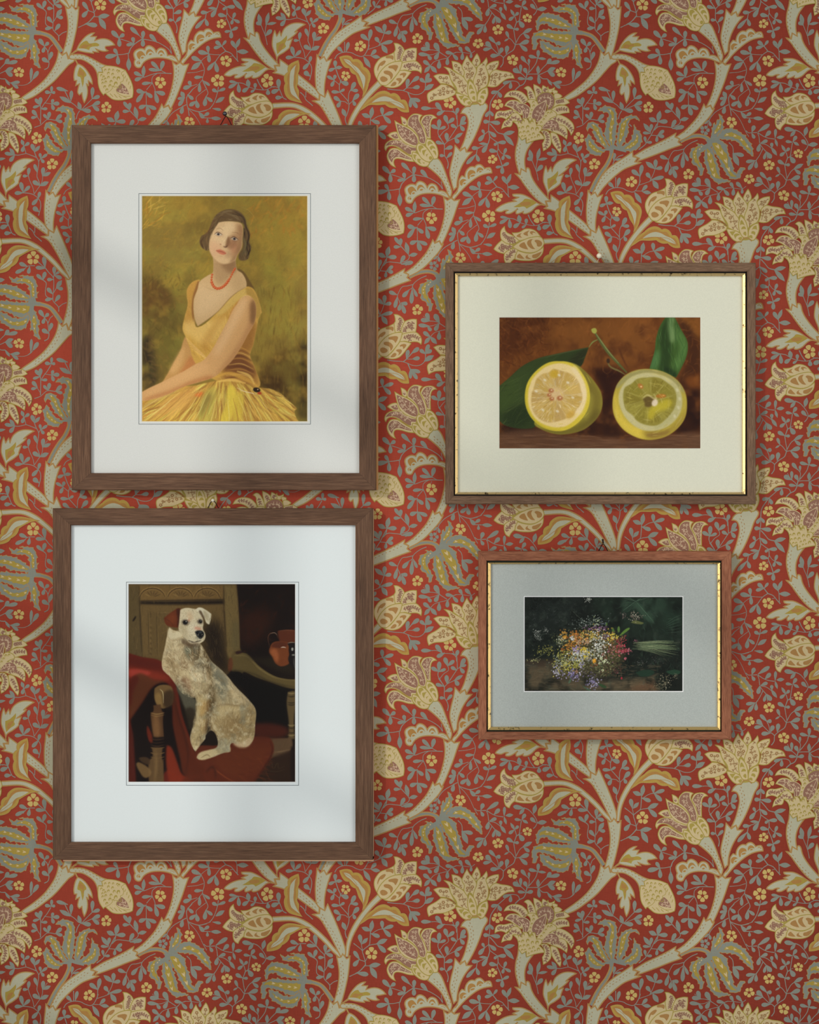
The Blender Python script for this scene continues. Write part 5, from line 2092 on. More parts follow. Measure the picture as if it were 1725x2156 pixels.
def paint_dog():
    # sketch units 4.539 per layout unit; canvas 50..1642 x 42..1937
    c = Canvas(351, 417, 50, 42, 4.539, (30, 20, 12), 11)
    # dark room
    c.poly('1090,42* 1642,42* 1642,900* 1300,860 1120,640', (24, 14, 10), 8, 1)
    c.poly('1120,330* 1400,300 1380,500 1200,640 1120,620', (56, 26, 14), 16, .8)
    c.scumble((1120, 60, 1640, 700), 160, [(40, 22, 14), (22, 14, 10), (64, 32, 18), (30, 24, 18)], 60, 14, 1.2, .8, .4, blur=1)
    # chair back
    ck = c.poly('50,42* 1080,42* 1100,300 1110,640 1120,700 1020,760 1000,900 800,900 300,780 50,720*', (94, 74, 40), 2, 1, keep=True)
    c.poly('50,60* 150,60* 165,400 180,740 50,690*', (88, 72, 42), 3, .9, ck)
    c.poly('160,60* 955,60* 955,200* 165,205*', (112, 86, 46), 2, .95, ck)
    c.poly('165,205* 955,190* 960,235* 600,250 165,235*', (28, 20, 12), 3, .95, ck)
    c.poly('170,245* 960,240* 960,700 760,720 300,740 190,730*', (104, 82, 46), 4, .9, ck)
    c.poly('240,310* 900,300* 900,520 800,640 250,720*', (96, 76, 42), 4, .8, ck)
    c.poly('760,440* 900,400 960,520 990,760 1010,900 860,820 780,700', (34, 24, 14), 14, .95, ck)
    c.poly('960,60* 1070,60* 1100,300 1115,640 1050,690 1020,760 985,640 970,300', (114, 94, 54), 3, .95, ck)
    c.poly('1040,420 1100,400 1112,640 1040,690', (96, 84, 52), 8, .7, ck)
    c.line('958,60 962,300 985,640', 10, (44, 32, 18), 1.5, .9); c.line('152,60 165,400 182,740', 8, (38, 28, 18), 1.5, .9)
    c.poly('90,395* 120,350 125,360 100,400', (22, 14, 10), 1.2, .95)
    # carving on the top rail
    for cx in (280, 545, 800):
        pts = [(cx + 130 * math.cos(a), 180 - 105 * math.sin(a)) for a in np.linspace(.15, 2.99, 9)]
        for off, col, w in ((0, (150, 118, 66), 8), (12, (58, 42, 24), 9), (24, (136, 106, 58), 6)):
            P = c.g(np.array([(cx + (x - cx) * (1 - off / 130), 180 + (y - 180) * (1 - off / 130)) for x, y in pts]))
            c.brush(P, w / c.sc, col, .6, .75, ck)
        for a in np.linspace(.5, 2.6, 6):
            c.line(f'{cx+20*math.cos(a)},{175-20*math.sin(a)} {cx+85*math.cos(a)},{175-68*math.sin(a)}', 9, (66, 48, 28) if int(a * 10) % 2 else (146, 116, 66), .8, .6, ck)
    c.line('160,215 560,208 955,205', 6, (150, 120, 72), 1, .5, ck)
    for x in (240, 320):
        c.line(f'{x},315 {x+3},500 {x+8},720', 7, (62, 48, 28), 1, .7, ck); c.line(f'{x+10},315 {x+14},500 {x+18},720', 4, (138, 110, 64), 1, .6, ck)
    for k in range(12):
        c.line(f'{255},{430+k*25} {275},{440+k*25}', 7, (58, 44, 26) if k % 2 else (134, 108, 62), .8, .6, ck)
    c.line('320,320 420,318 500,330', 6, (134, 108, 64), 1, .5, ck); c.line('330,480 380,420 420,480 350,520', 6, (130, 104, 58), 1, .5, ck)
    c.scumble((50, 60, 1110, 740), 420, [(126, 100, 58), (74, 58, 32), (104, 84, 48), (60, 46, 26)], 60, 7, 1.5, .25, .28, clip=ck)
    # arm rail right
    ar = c.poly('1030,730* 1100,700 1180,710 1300,830 1440,920 1560,950 1642,950* 1642,1045* 1540,1030 1400,980 1260,930 1150,880 1140,900* 1100,880 1030,870', (96, 80, 44), 1.2, 1, keep=True)
    c.line('1060,725 1180,735 1300,850 1440,930 1640,965', 14, (140, 120, 72), 2, .7, ar)
    c.line('1060,860 1240,900 1400,975 1640,1030', 14, (54, 44, 26), 3, .8, ar)
    c.poly('1020,740* 1040,760 1040,850 1010,880 1000,800', (100, 56, 32), 2, .9)
    c.poly('1070,690* 1120,680 1135,695 1080,712', (48, 26, 22), 1, .9)
    c.poly('1125,700* 1260,780 1480,880 1642,900* 1642,720* 1400,740 1240,740', (38, 30, 18), 6, .9)
    c.poly('1020,880 1150,900 1300,960 1642,1060* 1642,1400* 1300,1380 1150,1060 1040,960', (16, 12, 9), 5, 1)
    # jugs
    c.poly('1470,490* 1620,480* 1642,500 1642,640* 1500,600 1480,560', (96, 46, 26), 2, .9); c.line('1480,492 1560,484 1640,490', 8, (150, 90, 60), 1, .7)
    c.poly('1400,640* 1430,600 1500,590 1570,610 1575,680 1590,780 1560,815 1500,828 1450,800 1420,740 1390,690', (117, 61, 30), 1.2, 1)
    c.poly('1410,640* 1440,605 1500,595 1560,612 1550,640 1480,655', (84, 40, 24), 2, .9)
    c.poly('1400,680 1460,670 1470,790 1430,740', (170, 96, 54), 4, .8)
    c.line('1395,640 1378,560 1400,515 1450,515 1475,560', 9, (90, 56, 38), .7, .9); c.line('1400,520 1440,508 1465,530', 4, (170, 160, 140), .5, .8)
    c.line('1500,650 1525,645 1550,652', 8, (236, 222, 200), .7, .9)
    c.poly('1560,610* 1642,600* 1642,860* 1600,830 1570,760 1590,680', (26, 20, 18), 1, .95); c.line('1565,608 1600,600 1640,604', 7, (146, 140, 120), .6, .9)
    c.ell(1610, 665, 10, 16, (190, 190, 176), 1, .9); c.ell(1620, 720, 16, 8, (150, 150, 136), 1, .9); c.line('1620,740 1625,800 1635,850', 8, (96, 96, 88), 1, .8)
    # turned post right
    c.poly('1570,1070* 1630,1060* 1640,1160 1625,1350 1630,1520* 1570,1520* 1575,1360 1555,1180', (96, 78, 48), 2, 1)
    for y in (1080, 1110, 1170, 1190, 1385, 1410, 1455, 1480):
        c.line(f'1565,{y} 1600,{y+8} 1642,{y}', 12, ((146, 126, 84), (48, 38, 24))[(y // 10) % 2], 1, .8)
    c.poly('1375,1510* 1600,1510* 1590,1640 1410,1700*', (98, 74, 50), 2, .95); c.line('1420,1650 1500,1640 1590,1620', 9, (150, 122, 86), 1.5, .7)
    c.poly('1400,1700* 1600,1630* 1642,1600* 1642,1937* 1230,1937* 1320,1760', (50, 32, 20), 4, .95)
    c.poly('1600,1590* 1642,1590* 1642,1937* 1600,1900', (32, 20, 14), 3, .9)
    c.line('1390,1780 1410,1740 1430,1800 1470,1750 1480,1800 1540,1770', 4, (104, 84, 50), .7, .6); c.line('1380,1820 1460,1830 1540,1810', 4, (96, 78, 46), .8, .6)
    # red cloth on the seat
    c.poly('1230,1500* 1380,1500 1430,1570 1425,1660 1340,1800 1250,1937* 800,1937* 700,1720 700,1600 900,1580', (94, 41, 22), 2, 1)
    c.poly('1250,1380 1540,1400 1560,1480 1380,1510 1240,1480', (76, 30, 18), 6, .9)
    c.poly('860,1700 1200,1600 1390,1620 1260,1850 1050,1900 900,1800', (104, 48, 24), 10, .8)
    c.scumble((760, 1580, 1420, 1930), 130, [(110, 53, 27), (92, 38, 22), (97, 44, 24)], 90, 12, 0.3, .4, .35, blur=.8)
    c.line('1400,1540 1420,1640 1340,1790 1240,1930', 10, (60, 24, 16), 2, .8)
    # cloth on the left
    cl = c.poly('50,700* 180,740 360,780 470,940 520,1060 560,1280 640,1520 700,1700 780,1830* 600,1880 560,1937* 300,1937* 50,1937*', (94, 30, 17), 1.5, 1, keep=True)
    c.poly('50,830* 200,860 330,880 460,950 400,970 240,960 120,920 50,1000*', (137, 49, 30), 8, .9, cl)
    c.poly('50,860* 160,860 260,900 100,930 50,920*', (173, 63, 49), 4, .85, cl)
    c.poly('50,720 200,760 340,790 360,850 200,830 50,790', (87, 29, 18), 6, .8, cl)
    c.poly('140,900 60,1100 70,1340* 180,1180 300,1010 400,985 300,960', (92, 50, 26), 4, .9, cl)
    c.poly('50,1000* 140,920 100,1060 60,1200', (88, 30, 18), 4, .9, cl)
    c.poly('70,1340* 180,1180 290,1020 400,985 450,1040 470,1200 480,1400 560,1700 600,1880 420,1820 380,1937* 120,1937* 90,1500', (22, 12, 8), 3, 1)
    c.poly('440,1040 500,1080 540,1300 620,1500 700,1700 770,1830 600,1880 540,1700 480,1400 470,1180', (87, 37, 18), 3, .95)
    c.line('470,1060 520,1280 600,1540 620,1700 590,1870', 14, (60, 26, 16), 3, .8); c.line('500,1100 560,1330 660,1620 740,1800', 12, (112, 53, 27), 3, .6)
    c.poly('415,1580* 460,1600 520,1750 560,1850 640,1900 700,1937* 440,1937* 410,1750', (126, 44, 22), 3, .95)
    c.poly('230,1390* 250,1420 280,1500 270,1560 230,1480', (109, 37, 18), 2, .9)
    c.poly('50,1400* 90,1450 110,1700 120,1937* 50,1937*', (76, 28, 18), 4, .9)
    c.poly('600,1880 780,1830 850,1760 900,1800 1080,1937* 560,1937*', (94, 39, 20), 4, .9); c.line('860,1790 900,1830 1000,1900 1080,1937', 9, (160, 84, 44), 1.5, .7)
    c.line('780,1840 860,1790 880,1900', 14, (44, 22, 14), 3, .7)
    # turned post left
    c.poly('300,1040* 360,1005 450,1015 475,1060 470,1180 430,1210 370,1230 310,1170', (118, 90, 52), 1.2, 1)
    c.poly('385,1090 470,1060 470,1190 400,1220', (62, 44, 26), 4, .9); c.poly('305,1100 350,1080 375,1180 355,1220 315,1170', (150, 118, 66), 3, .8)
    c.line('350,1045 378,1075 385,1180', 7, (226, 206, 150), .7, .85)
    c.poly('285,1200* 360,1190* 370,1250 385,1270 380,1340 390,1500* 290,1500* 270,1360 265,1280 290,1250', (92, 62, 36), 1.5, 1)
    c.poly('290,1300 330,1290 350,1490 300,1490', (130, 92, 54), 5, .9)
    for y, w_ in ((1270, 12), (1290, 7), (1515, 14), (1545, 9), (1575, 14), (1600, 9), (1650, 12), (1690, 9), (1715, 16)):
        c.line(f'262,{y} 320,{y+14} 395,{y}', w_, ((156, 122, 72), (60, 40, 24))[(y // 5) % 2], .9, .85)
    c.poly('270,1600* 380,1600* 370,1700 385,1730* 390,1937* 250,1937* 245,1730 280,1690', (104, 78, 46), 2, .9); c.line('310,1620 315,1780 300,1930', 20, (140, 110, 68), 4, .7)
    c.poly('125,1760* 150,1740 250,1800 270,1850 210,1890 150,1820', (120, 92, 54), 2, .9); c.poly('150,1700* 240,1700 250,1760 180,1740', (70, 50, 30), 2, .9)
    # --- dog
    fur = (188, 168, 128)
    bd = c.poly('440,455* 470,480 530,500 720,600 790,700 840,780 920,850 1000,930 1070,1020 1180,1130 1260,1240 1255,1380 1240,1520 1180,1590 1100,1580 1030,1560 1020,1640* 960,1650 830,1700 720,1715* 715,1680 800,1640 890,1600 900,1530 850,1440 790,1480 780,1520 740,1570 690,1640* 640,1530 660,1400 680,1250 690,1130 640,1130 560,1080 500,1000 440,920 380,860 370,780 400,640 415,560', fur, 1, 1, keep=True)
    c.poly('600,640 720,620 800,720 840,800 830,900 760,880 690,820 620,740', (108, 90, 62), 8, .85, bd)
    c.poly('590,640 640,640 640,760 600,720', (92, 100, 82), 5, .7, bd)
    c.poly('830,760 920,850 1000,960 960,1060 900,1000 850,900', (120, 118, 98), 8, .85, bd)
    c.poly('820,820 850,900 860,1080 840,1120 820,1000', (112, 92, 58), 5, .8, bd)
    c.poly('500,1000 560,1080 690,1140 680,1260 640,1320 560,1180', (96, 92, 74), 8, .95, bd)
    c.poly('560,1180 680,1180 670,1350 640,1400 600,1300', (40, 32, 22), 6, .9, bd)
    c.poly('420,560 520,560 560,640 480,700 420,640', (206, 188, 146), 8, .7, bd)
    c.poly('380,760 460,740 520,820 560,920 480,930 390,850', (206, 184, 136), 8, .8, bd)
    c.poly('560,880 700,880 800,960 820,1060 720,1120 640,1060 580,980', (210, 190, 144), 9, .9, bd)
    c.poly('540,780 600,790 620,850 560,840', (112, 86, 54), 5, .7, bd)
    c.poly('540,950 620,950 640,1060 580,1040', (126, 88, 62), 6, .8, bd)
    c.poly('780,1060 840,1100 850,1200 800,1260 780,1160', (92, 72, 44), 5, .6, bd)
    # near fore leg
    c.poly('690,1120 780,1080 840,1110 820,1260 790,1400 770,1500 720,1560 690,1620 650,1540 670,1400 690,1260', (200, 178, 128), 3, .95, bd)
    c.poly('790,1180 840,1140 850,1280 800,1440 770,1480 790,1330', (106, 76, 42), 5, .85, bd)
    c.poly('740,1180 790,1160 780,1320 740,1440', (196, 156, 92), 5, .7, bd)
    c.poly('850,1130 880,1190 840,1300 830,1440 800,1500 810,1380 840,1250', (34, 26, 16), 4, .9)
    c.line('700,1530 730,1500 745,1560 700,1620', 12, (96, 78, 50), 2, .7, bd)
    # belly and haunch
    c.poly('850,1050 960,1040 1080,1120 1100,1200 960,1190 880,1190', (172, 152, 110), 8, .8, bd)
    c.poly('870,1010 960,980 1000,1080 960,1150 900,1120', (140, 132, 104), 9, .7, bd)
    c.poly('870,1210* 1000,1190 1120,1180 1220,1200 1262,1260 1260,1400 1240,1520 1150,1560 1060,1540 950,1520 880,1470 830,1380 830,1290', (180, 156, 108), 3, .95, bd)
    c.poly('900,1230 1050,1210 1120,1260 1000,1300 900,1300', (208, 186, 136), 8, .85, bd)
    c.poly('960,1330 1100,1300 1160,1380 1100,1520 980,1500', (146, 118, 74), 12, .7, bd)
    c.poly('1180,1230 1245,1240 1240,1480 1180,1560 1200,1400', (168, 142, 94), 7, .7, bd)
    c.line('1190,1230 1215,1350 1190,1500 1150,1560', 12, (116, 92, 58), 3, .7, bd)
    c.poly('1040,1555* 1130,1550 1220,1510 1190,1590 1100,1600', (206, 178, 136), 3, .9)
    c.poly('700,1700* 730,1650 830,1620 900,1600 920,1540 980,1520 1020,1600 1015,1640 950,1650 850,1690 760,1720', (204, 184, 136), 1.5, 1)
    c.line('740,1700 800,1670 830,1690', 7, (120, 96, 60), 1, .8); c.line('905,1540 930,1580 900,1610', 8, (150, 124, 84), 2, .7); c.line('960,1540 985,1600 1010,1630', 9, (84, 62, 40), 2, .8)
    c.line('1040,1130 1060,1190 1100,1180', 8, (226, 214, 176), 1, .8, bd); c.line('1000,1000 1050,1080 1060,1180', 8, (220, 204, 160), 2, .6, bd)
    c.ell(815, 1110, 18, 26, (232, 220, 188), 3, .9)
    c.poly('640,600 730,620 800,700 830,800 800,860 740,800 680,720', (92, 76, 50), 5, .8, bd)
    c.poly('440,700 500,760 540,900 500,960 440,860', (150, 126, 88), 5, .6, bd)
    c.poly('640,820 720,900 740,1000 700,1040 650,940', (226, 210, 170), 5, .6, bd)
    c.poly('500,960 560,960 640,1080 700,1120 640,1130 560,1080', (120, 104, 76), 5, .75, bd)
    c.poly('860,900 900,900 960,1000 960,1100 900,1060 870,980', (116, 112, 90), 5, .7, bd)
    c.poly('830,1000 870,1080 880,1180 850,1230 820,1120', (98, 78, 48), 4, .75, bd)
    c.poly('1000,1000 1060,1060 1180,1180 1220,1230 1140,1180 1040,1120', (206, 182, 134), 4, .8, bd)
    c.line('850,1240 830,1320 850,1420 900,1500 930,1540', 12, (104, 82, 52), 2, .8, bd)
    c.line('870,1215 960,1190 1080,1200 1180,1215', 10, (120, 98, 64), 2.5, .7, bd)
    c.line('690,1130 680,1260 660,1400 645,1520', 9, (96, 76, 48), 2, .7, bd)

    c.poly('520,1010 600,1090 695,1150 690,1250 665,1340* 600,1250 550,1130', (92, 88, 70), 3, .95)
    c.poly('600,1230 680,1240 665,1400* 640,1440 610,1330', (52, 42, 28), 4, .9)
    c.cloud((120, 100, 66), .42, 15 * RS, 21, .48, clip=bd)
    c.cloud((228, 212, 170), .6, 9 * RS, 22, .5, clip=bd)
    c.cloud((124, 126, 108), .4, 20 * RS, 23, .55, clip=bd)

    def flow(x, y):
        return 1.15 + (x - 600) / 900.0
    c.scumble((370, 560, 880, 1120), 560, [(226, 210, 168), (150, 124, 84), (206, 186, 140), (112, 92, 62), (232, 218, 182), (176, 142, 104)], 42, 5, flow, .5, .5, clip=bd, blur=.3, bend=.06)
    c.scumble((830, 780, 1260, 1200), 320, [(206, 186, 142), (140, 124, 88), (182, 162, 118), (110, 108, 88)], 46, 5, 1.0, .3, .42, clip=bd, blur=.3, bend=.1)
    c.scumble((830, 1190, 1260, 1570), 300, [(214, 194, 146), (150, 122, 78), (188, 162, 112), (128, 104, 64)], 44, 5, lambda x, y: 1.57 + (x - 1030) / 300.0, .25, .4, clip=bd, blur=.3, bend=.1)
    c.scumble((640, 1110, 850, 1620), 160, [(220, 200, 150), (150, 116, 66), (186, 150, 92), (110, 84, 50)], 44, 5, 1.65, .2, .45, clip=bd, blur=.3)
    # head
    c.poly('390,370* 450,320 520,275* 555,290 550,380 525,460* 450,450 410,430', (99, 46, 22), 1, 1)
    c.poly('505,285* 545,285 548,380 528,455 518,380', (60, 28, 16), 2, .9); c.poly('420,370 480,330 500,400 470,430', (122, 60, 29), 6, .6)
    c.line('392,372 440,395 480,445', 5, (64, 30, 18), 1, .7)
    hd = c.poly('545,290* 600,272 670,280 710,290 750,340 765,420 760,470 780,520 775,570 740,605 690,615 640,610 600,570 560,520 530,480 535,400', (206, 192, 156), 1, 1, keep=True)
    c.poly('690,290* 720,268 760,275 840,330* 835,380 820,430* 790,410 770,340 740,350 715,310', (214, 204, 172), 1, 1)
    c.poly('722,300 745,300 775,360 770,380 740,340', (84, 64, 42), 2, .9); c.poly('760,300 810,330 815,380 790,400 775,350', (160, 144, 108), 4, .7); c.line('720,275 745,290 775,360 800,410', 6, (232, 226, 200), 1, .8)
    c.line('835,335 838,365 822,380 826,425', 5, (120, 100, 70), 1, .7)
    c.poly('620,310 660,340 650,400 620,380', (196, 158, 118), 6, .6, hd)
    c.poly('540,420 600,440 640,520 600,560 560,520', (168, 150, 112), 9, .7, hd)
    c.poly('640,420 720,440 700,500 620,520', (220, 208, 176), 7, .7, hd)
    c.ell(595, 410, 38, 28, (62, 50, 40), 2.5, .75, .2); c.ell(592, 410, 22, 20, (20, 16, 14), 1, 1); c.ell(600, 402, 5, 4, (210, 206, 190), .4, .9)
    c.ell(733, 402, 28, 24, (64, 52, 44), 2.5, .75, .3); c.ell(735, 402, 17, 17, (20, 16, 14), 1, 1); c.ell(740, 396, 4, 3, (200, 198, 182), .4, .8)
    c.ell(628, 390, 10, 14, (196, 124, 92), 2, .6); c.ell(712, 468, 36, 16, (196, 116, 90), 3, .65, .2)
    c.poly('685,500* 710,487 750,490 770,510 765,545 735,570* 705,545', (18, 18, 20), 1.2, 1); c.ell(735, 505, 16, 7, (70, 82, 84), 1.5, .9); c.ell(712, 530, 5, 5, (120, 140, 136), .8, .9)
    c.line('770,500 782,540 765,585 735,600', 5, (226, 212, 176), .8, .8)
    c.line('620,580 655,595 680,600', 9, (34, 24, 18), 1, .9); c.line('680,600 710,590 745,583', 8, (26, 20, 16), .8, .95); c.line('630,600 680,620 735,607', 9, (202, 188, 156), 1.5, .8)
    c.ell(705, 560, 20, 12, (120, 124, 110), 3, .6)
    c.scumble((535, 280, 780, 610), 240, [(232, 224, 196), (168, 150, 116), (214, 200, 164), (140, 120, 90)], 22, 4.5, 1.3, .7, .42, clip=hd, blur=.3)
    c.poly('440,460* 465,480 480,510 530,490 560,530 520,560 440,560', (212, 198, 160), 3, .9)
    c.poly('560,570 640,610 720,615 640,640 600,640', (84, 64, 44), 4, .75)
    c.scumble((50, 42, 1642, 1937), 900, [(190, 160, 110), (20, 14, 10)], 14, 4, .8, .9, .10, blur=.3)
    c.grain(.02)
    return c


def paint_flowers():
    # sketch units 4.859 per layout unit; canvas 47..1667 x 57..1020
    c = Canvas(335, 199, 47, 57, 4.859, (22, 28, 22), 13)
    c.poly('47,57* 700,57* 560,330 300,420 47,500*', (30, 36, 32), 14, .7)
    c.poly('760,57* 1667,57* 1667,560* 1300,520 1050,420 850,300', (28, 40, 30), 16, .8)
    c.poly('1030,100 1190,100 1350,57* 1480,57* 1500,200 1400,250 1330,310 1200,180 1040,210', (42, 60, 46), 7, .85)
    c.poly('1180,110 1280,180 1380,320 1300,300 1220,210', (54, 76, 58), 4, .7)
    c.poly('1500,200 1667,250* 1667,400* 1520,400 1450,320', (34, 50, 38), 8, .8)
    c.poly('47,760* 300,715 420,740 700,900 1000,900 1300,880 1450,880 1440,1020* 47,1020*', (88, 76, 56), 9, .95)
    c.poly('47,700 300,700 400,730 300,760 47,770', (60, 48, 36), 5, .8)
    c.poly('1100,1000 1400,900 1440,960 1400,1020* 1100,1020*', (98, 70, 48), 7, .8)
    c.poly('350,880 560,900 1000,880 900,820 600,800', (42, 34, 28), 9, .7)
    c.poly('1400,860 1667,830* 1667,1020* 1430,1020*', (22, 26, 20), 6, .95)
    c.cloud((12, 16, 12), .7, 22 * RS, 31, .45)
    c.cloud((60, 70, 58), .35, 12 * RS, 32, .55)
    c.scumble((47, 60, 760, 700), 900, [(66, 74, 68), (40, 48, 42), (28, 36, 30), (86, 92, 84), (20, 24, 20)], 30, 3.6, 0.2, 1.1, .42, blur=.3, bend=.5)
    c.scumble((700, 60, 1667, 900), 700, [(46, 70, 54), (30, 44, 34), (58, 84, 62), (20, 28, 22), (38, 60, 50)], 46, 4.5, lambda x, y: math.atan2(y - 110, x - 1190), .35, .45, blur=.3, bend=.2)
    c.scumble((900, 500, 1667, 880), 260, [(20, 24, 20), (38, 40, 32), (60, 56, 44), (26, 34, 28)], 40, 5, 0.2, .8, .5, blur=.4)
    c.scumble((47, 740, 1430, 1015), 520, [(112, 98, 74), (78, 66, 48), (128, 112, 86), (92, 80, 58), (60, 50, 38)], 60, 4, 0.0, .18, .45, blur=.3)
    for x, y in ((1040, 62), (1100, 60), (1250, 70), (1330, 62), (1380, 320), (1060, 200)):
        c.line(f'1190,105 {(1190+x)/2},{(105+y)/2} {x},{y}', 4, (98, 124, 102), .4, .7)
    for k in range(6):
        c.line(f'{1660},{240+k*34} {1590},{270+k*30} {1500},{330+k*18}', 3.5, (78, 104, 84), .4, .6)
    # long straw grasses right
    for k in range(90):
        R = c.rng
        y0 = R.uniform(520, 600); y1 = y0 + R.uniform(-60, 110) * R.uniform(.4, 1)
        x0 = R.uniform(1150, 1260); x1 = R.uniform(1480, 1650)
        c.line(f'{x0},{y0} {(x0+x1)/2},{(y0+y1)/2-8} {x1},{y1}', 3.4, [(126, 138, 98), (88, 104, 72), (150, 158, 118), (64, 80, 58)][R.randint(4)], .3, .6)
    # leaves mid right
    for t, col in (('1020,460* 1060,410 1110,375 1130,380 1100,410 1060,440', (92, 124, 50)), ('940,370* 965,380 970,440 950,420', (78, 106, 48)),
                   ('1000,390* 1020,360 1020,420', (90, 120, 56)), ('1140,320* 1180,300 1230,310 1270,330 1200,335', (96, 100, 56)), ('880,360* 890,320 900,340', (80, 110, 52)),
                   ('800,940* 850,950 890,980 840,975', (44, 70, 40)), ('640,960* 690,985 730,1010 700,1010', (66, 92, 70)), ('500,940* 510,900 530,880 520,930', (80, 104, 80)), ('1190,830* 1300,800 1380,830 1260,870', (30, 52, 38)), ('1500,820* 1600,800 1650,830 1560,850', (36, 62, 44))):
        c.poly(t, col, .6, .9)
    # sprays of tiny white flowers
    def spray(x, y, rx, ry, n, cols, r, al=.85, clipy=None):
        R = c.rng
        for _ in range(int(n * 1.7)):
            u, v = R.normal(size=2)
            q = np.array(cols[R.randint(len(cols))], float)
            q = (q * .86 + q.mean() * .14) * R.uniform(.72, 1.08)
            c.ell(x + u * rx * .52, y + v * ry * .52, r * R.uniform(.45, 1.1), r * R.uniform(.35, .85), q, .35, al, R.uniform(0, 3))
    white = [(170, 172, 160), (206, 206, 192), (130, 136, 124)]
    spray(710, 85, 40, 30, 26, white, 6); spray(180, 440, 40, 55, 34, white, 5.5, .75); spray(270, 400, 30, 30, 16, white, 5, .7); spray(215, 480, 20, 30, 12, white, 5, .6)
    spray(1190, 260, 60, 50, 34, [(176, 164, 142), (140, 128, 108), (110, 84, 76)], 8, .8); spray(1075, 250, 40, 30, 12, [(150, 130, 120), (120, 84, 84)], 7, .6)
    spray(1500, 920, 80, 70, 46, [(150, 138, 104), (104, 98, 70), (180, 170, 140)], 6.5, .8); spray(1420, 980, 80, 40, 34, [(128, 116, 84), (90, 84, 60)], 6, .8); spray(1600, 860, 40, 30, 14, [(140, 128, 100)], 6, .7)
    spray(340, 480, 40, 50, 16, [(108, 110, 60), (84, 92, 52)], 6, .6)
    c.line('200,480 240,440 330,440', 3, (100, 110, 92), .3, .6); c.line('530,190 600,260 680,320', 3, (120, 128, 104), .3, .6); c.line('120,725 200,670 280,620', 4, (140, 140, 96), .4, .7)
    spray(150, 710, 60, 20, 14, [(150, 152, 92), (176, 172, 108)], 7); spray(250, 610, 90, 50, 30, [(140, 142, 62), (176, 168, 70), (104, 112, 54)], 7); spray(320, 600, 60, 60, 22, [(170, 156, 60), (120, 120, 60)], 7)
    # body of the bunch
    c.poly('350,820 430,640 480,500 560,430 680,400 850,410 960,450 1040,540 1080,640 1040,720 960,800 820,860 650,870 480,880', (70, 64, 40), 9, .85)
    G = [(96, 100, 58), (70, 78, 46), (120, 122, 76), (52, 58, 38)]
    c.scumble((380, 420, 1040, 880), 420, G + [(150, 148, 104)], 34, 6, 1.0, .9, .55, blur=.3, bend=.3)
    spray(790, 385, 130, 34, 60, [(132, 84, 128), (160, 110, 150), (100, 60, 96)], 7)
    spray(720, 320, 150, 70, 60, [(168, 176, 170), (112, 128, 118), (196, 204, 190), (90, 104, 96)], 6.5, .7); spray(600, 320, 80, 60, 22, [(150, 160, 150), (110, 120, 112)], 5, .6)
    spray(790, 320, 40, 50, 20, [(150, 166, 110), (190, 196, 170)], 7); spray(850, 320, 50, 40, 18, [(90, 104, 128), (120, 130, 150)], 6, .6)
    spray(740, 450, 190, 60, 90, [(206, 170, 62), (226, 196, 84), (170, 132, 44), (190, 186, 120)], 9)
    spray(560, 440, 40, 40, 20, [(196, 112, 34), (214, 138, 44)], 11); spray(450, 430, 40, 40, 14, [(176, 116, 40), (206, 150, 56)], 10); spray(455, 480, 26, 22, 8, [(222, 152, 40)], 14)
    spray(610, 490, 110, 70, 46, [(206, 124, 36), (184, 100, 30), (224, 156, 60), (170, 90, 40)], 10)
    spray(520, 570, 90, 100, 50, [(206, 130, 38), (226, 156, 50), (160, 92, 32)], 11); spray(640, 520, 80, 50, 30, [(196, 140, 100), (214, 180, 140)], 9)
    spray(420, 500, 50, 70, 24, [(176, 178, 126), (206, 206, 172), (110, 120, 74)], 9); spray(535, 485, 24, 24, 10, [(206, 214, 214)], 9)
    spray(920, 500, 140, 90, 60, [(176, 120, 44), (196, 146, 58), (140, 86, 40), (110, 70, 50)], 10); spray(950, 460, 60, 40, 20, [(226, 196, 60)], 10); spray(890, 460, 60, 30, 16, [(110, 88, 120), (80, 66, 90)], 9)
    spray(815, 540, 100, 120, 80, [(222, 222, 212), (196, 198, 186), (236, 236, 226), (150, 156, 140)], 9.5)
    spray(1030, 560, 60, 90, 36, [(170, 44, 58), (196, 70, 84), (130, 34, 46)], 10); spray(1070, 610, 60, 30, 20, [(176, 50, 66), (206, 96, 110)], 10); spray(1120, 600, 34, 20, 8, [(196, 96, 110)], 9); spray(1085, 690, 14, 12, 4, [(190, 90, 104)], 12); spray(1190, 510, 40, 24, 8, [(140, 80, 96)], 8, .6)
    spray(930, 620, 110, 80, 44, [(150, 88, 60), (124, 66, 60), (170, 110, 80), (160, 110, 120)], 10)
    spray(650, 610, 90, 40, 30, [(232, 200, 50), (214, 176, 40)], 13); spray(680, 660, 50, 50, 16, [(236, 206, 64)], 13)
    spray(575, 600, 50, 40, 20, [(150, 130, 178), (186, 170, 200)], 11); spray(620, 640, 80, 40, 24, [(186, 186, 196), (216, 216, 214)], 11)
    spray(480, 660, 130, 60, 50, [(170, 164, 60), (196, 186, 84), (120, 124, 52)], 8); spray(740, 640, 110, 60, 44, [(176, 178, 150), (206, 206, 184), (120, 128, 92)], 9)
    spray(580, 690, 110, 60, 50, [(206, 210, 196), (226, 226, 214), (150, 156, 130)], 9); spray(440, 720, 90, 60, 40, [(176, 186, 160), (140, 150, 120), (200, 196, 100)], 9)
    spray(720, 700, 90, 50, 36, [(160, 150, 150), (124, 118, 100), (184, 180, 160)], 8)
    c.ell(768, 712, 20, 26, (214, 146, 40), 1, 1); c.ell(762, 704, 9, 10, (236, 176, 70), 1, .8)
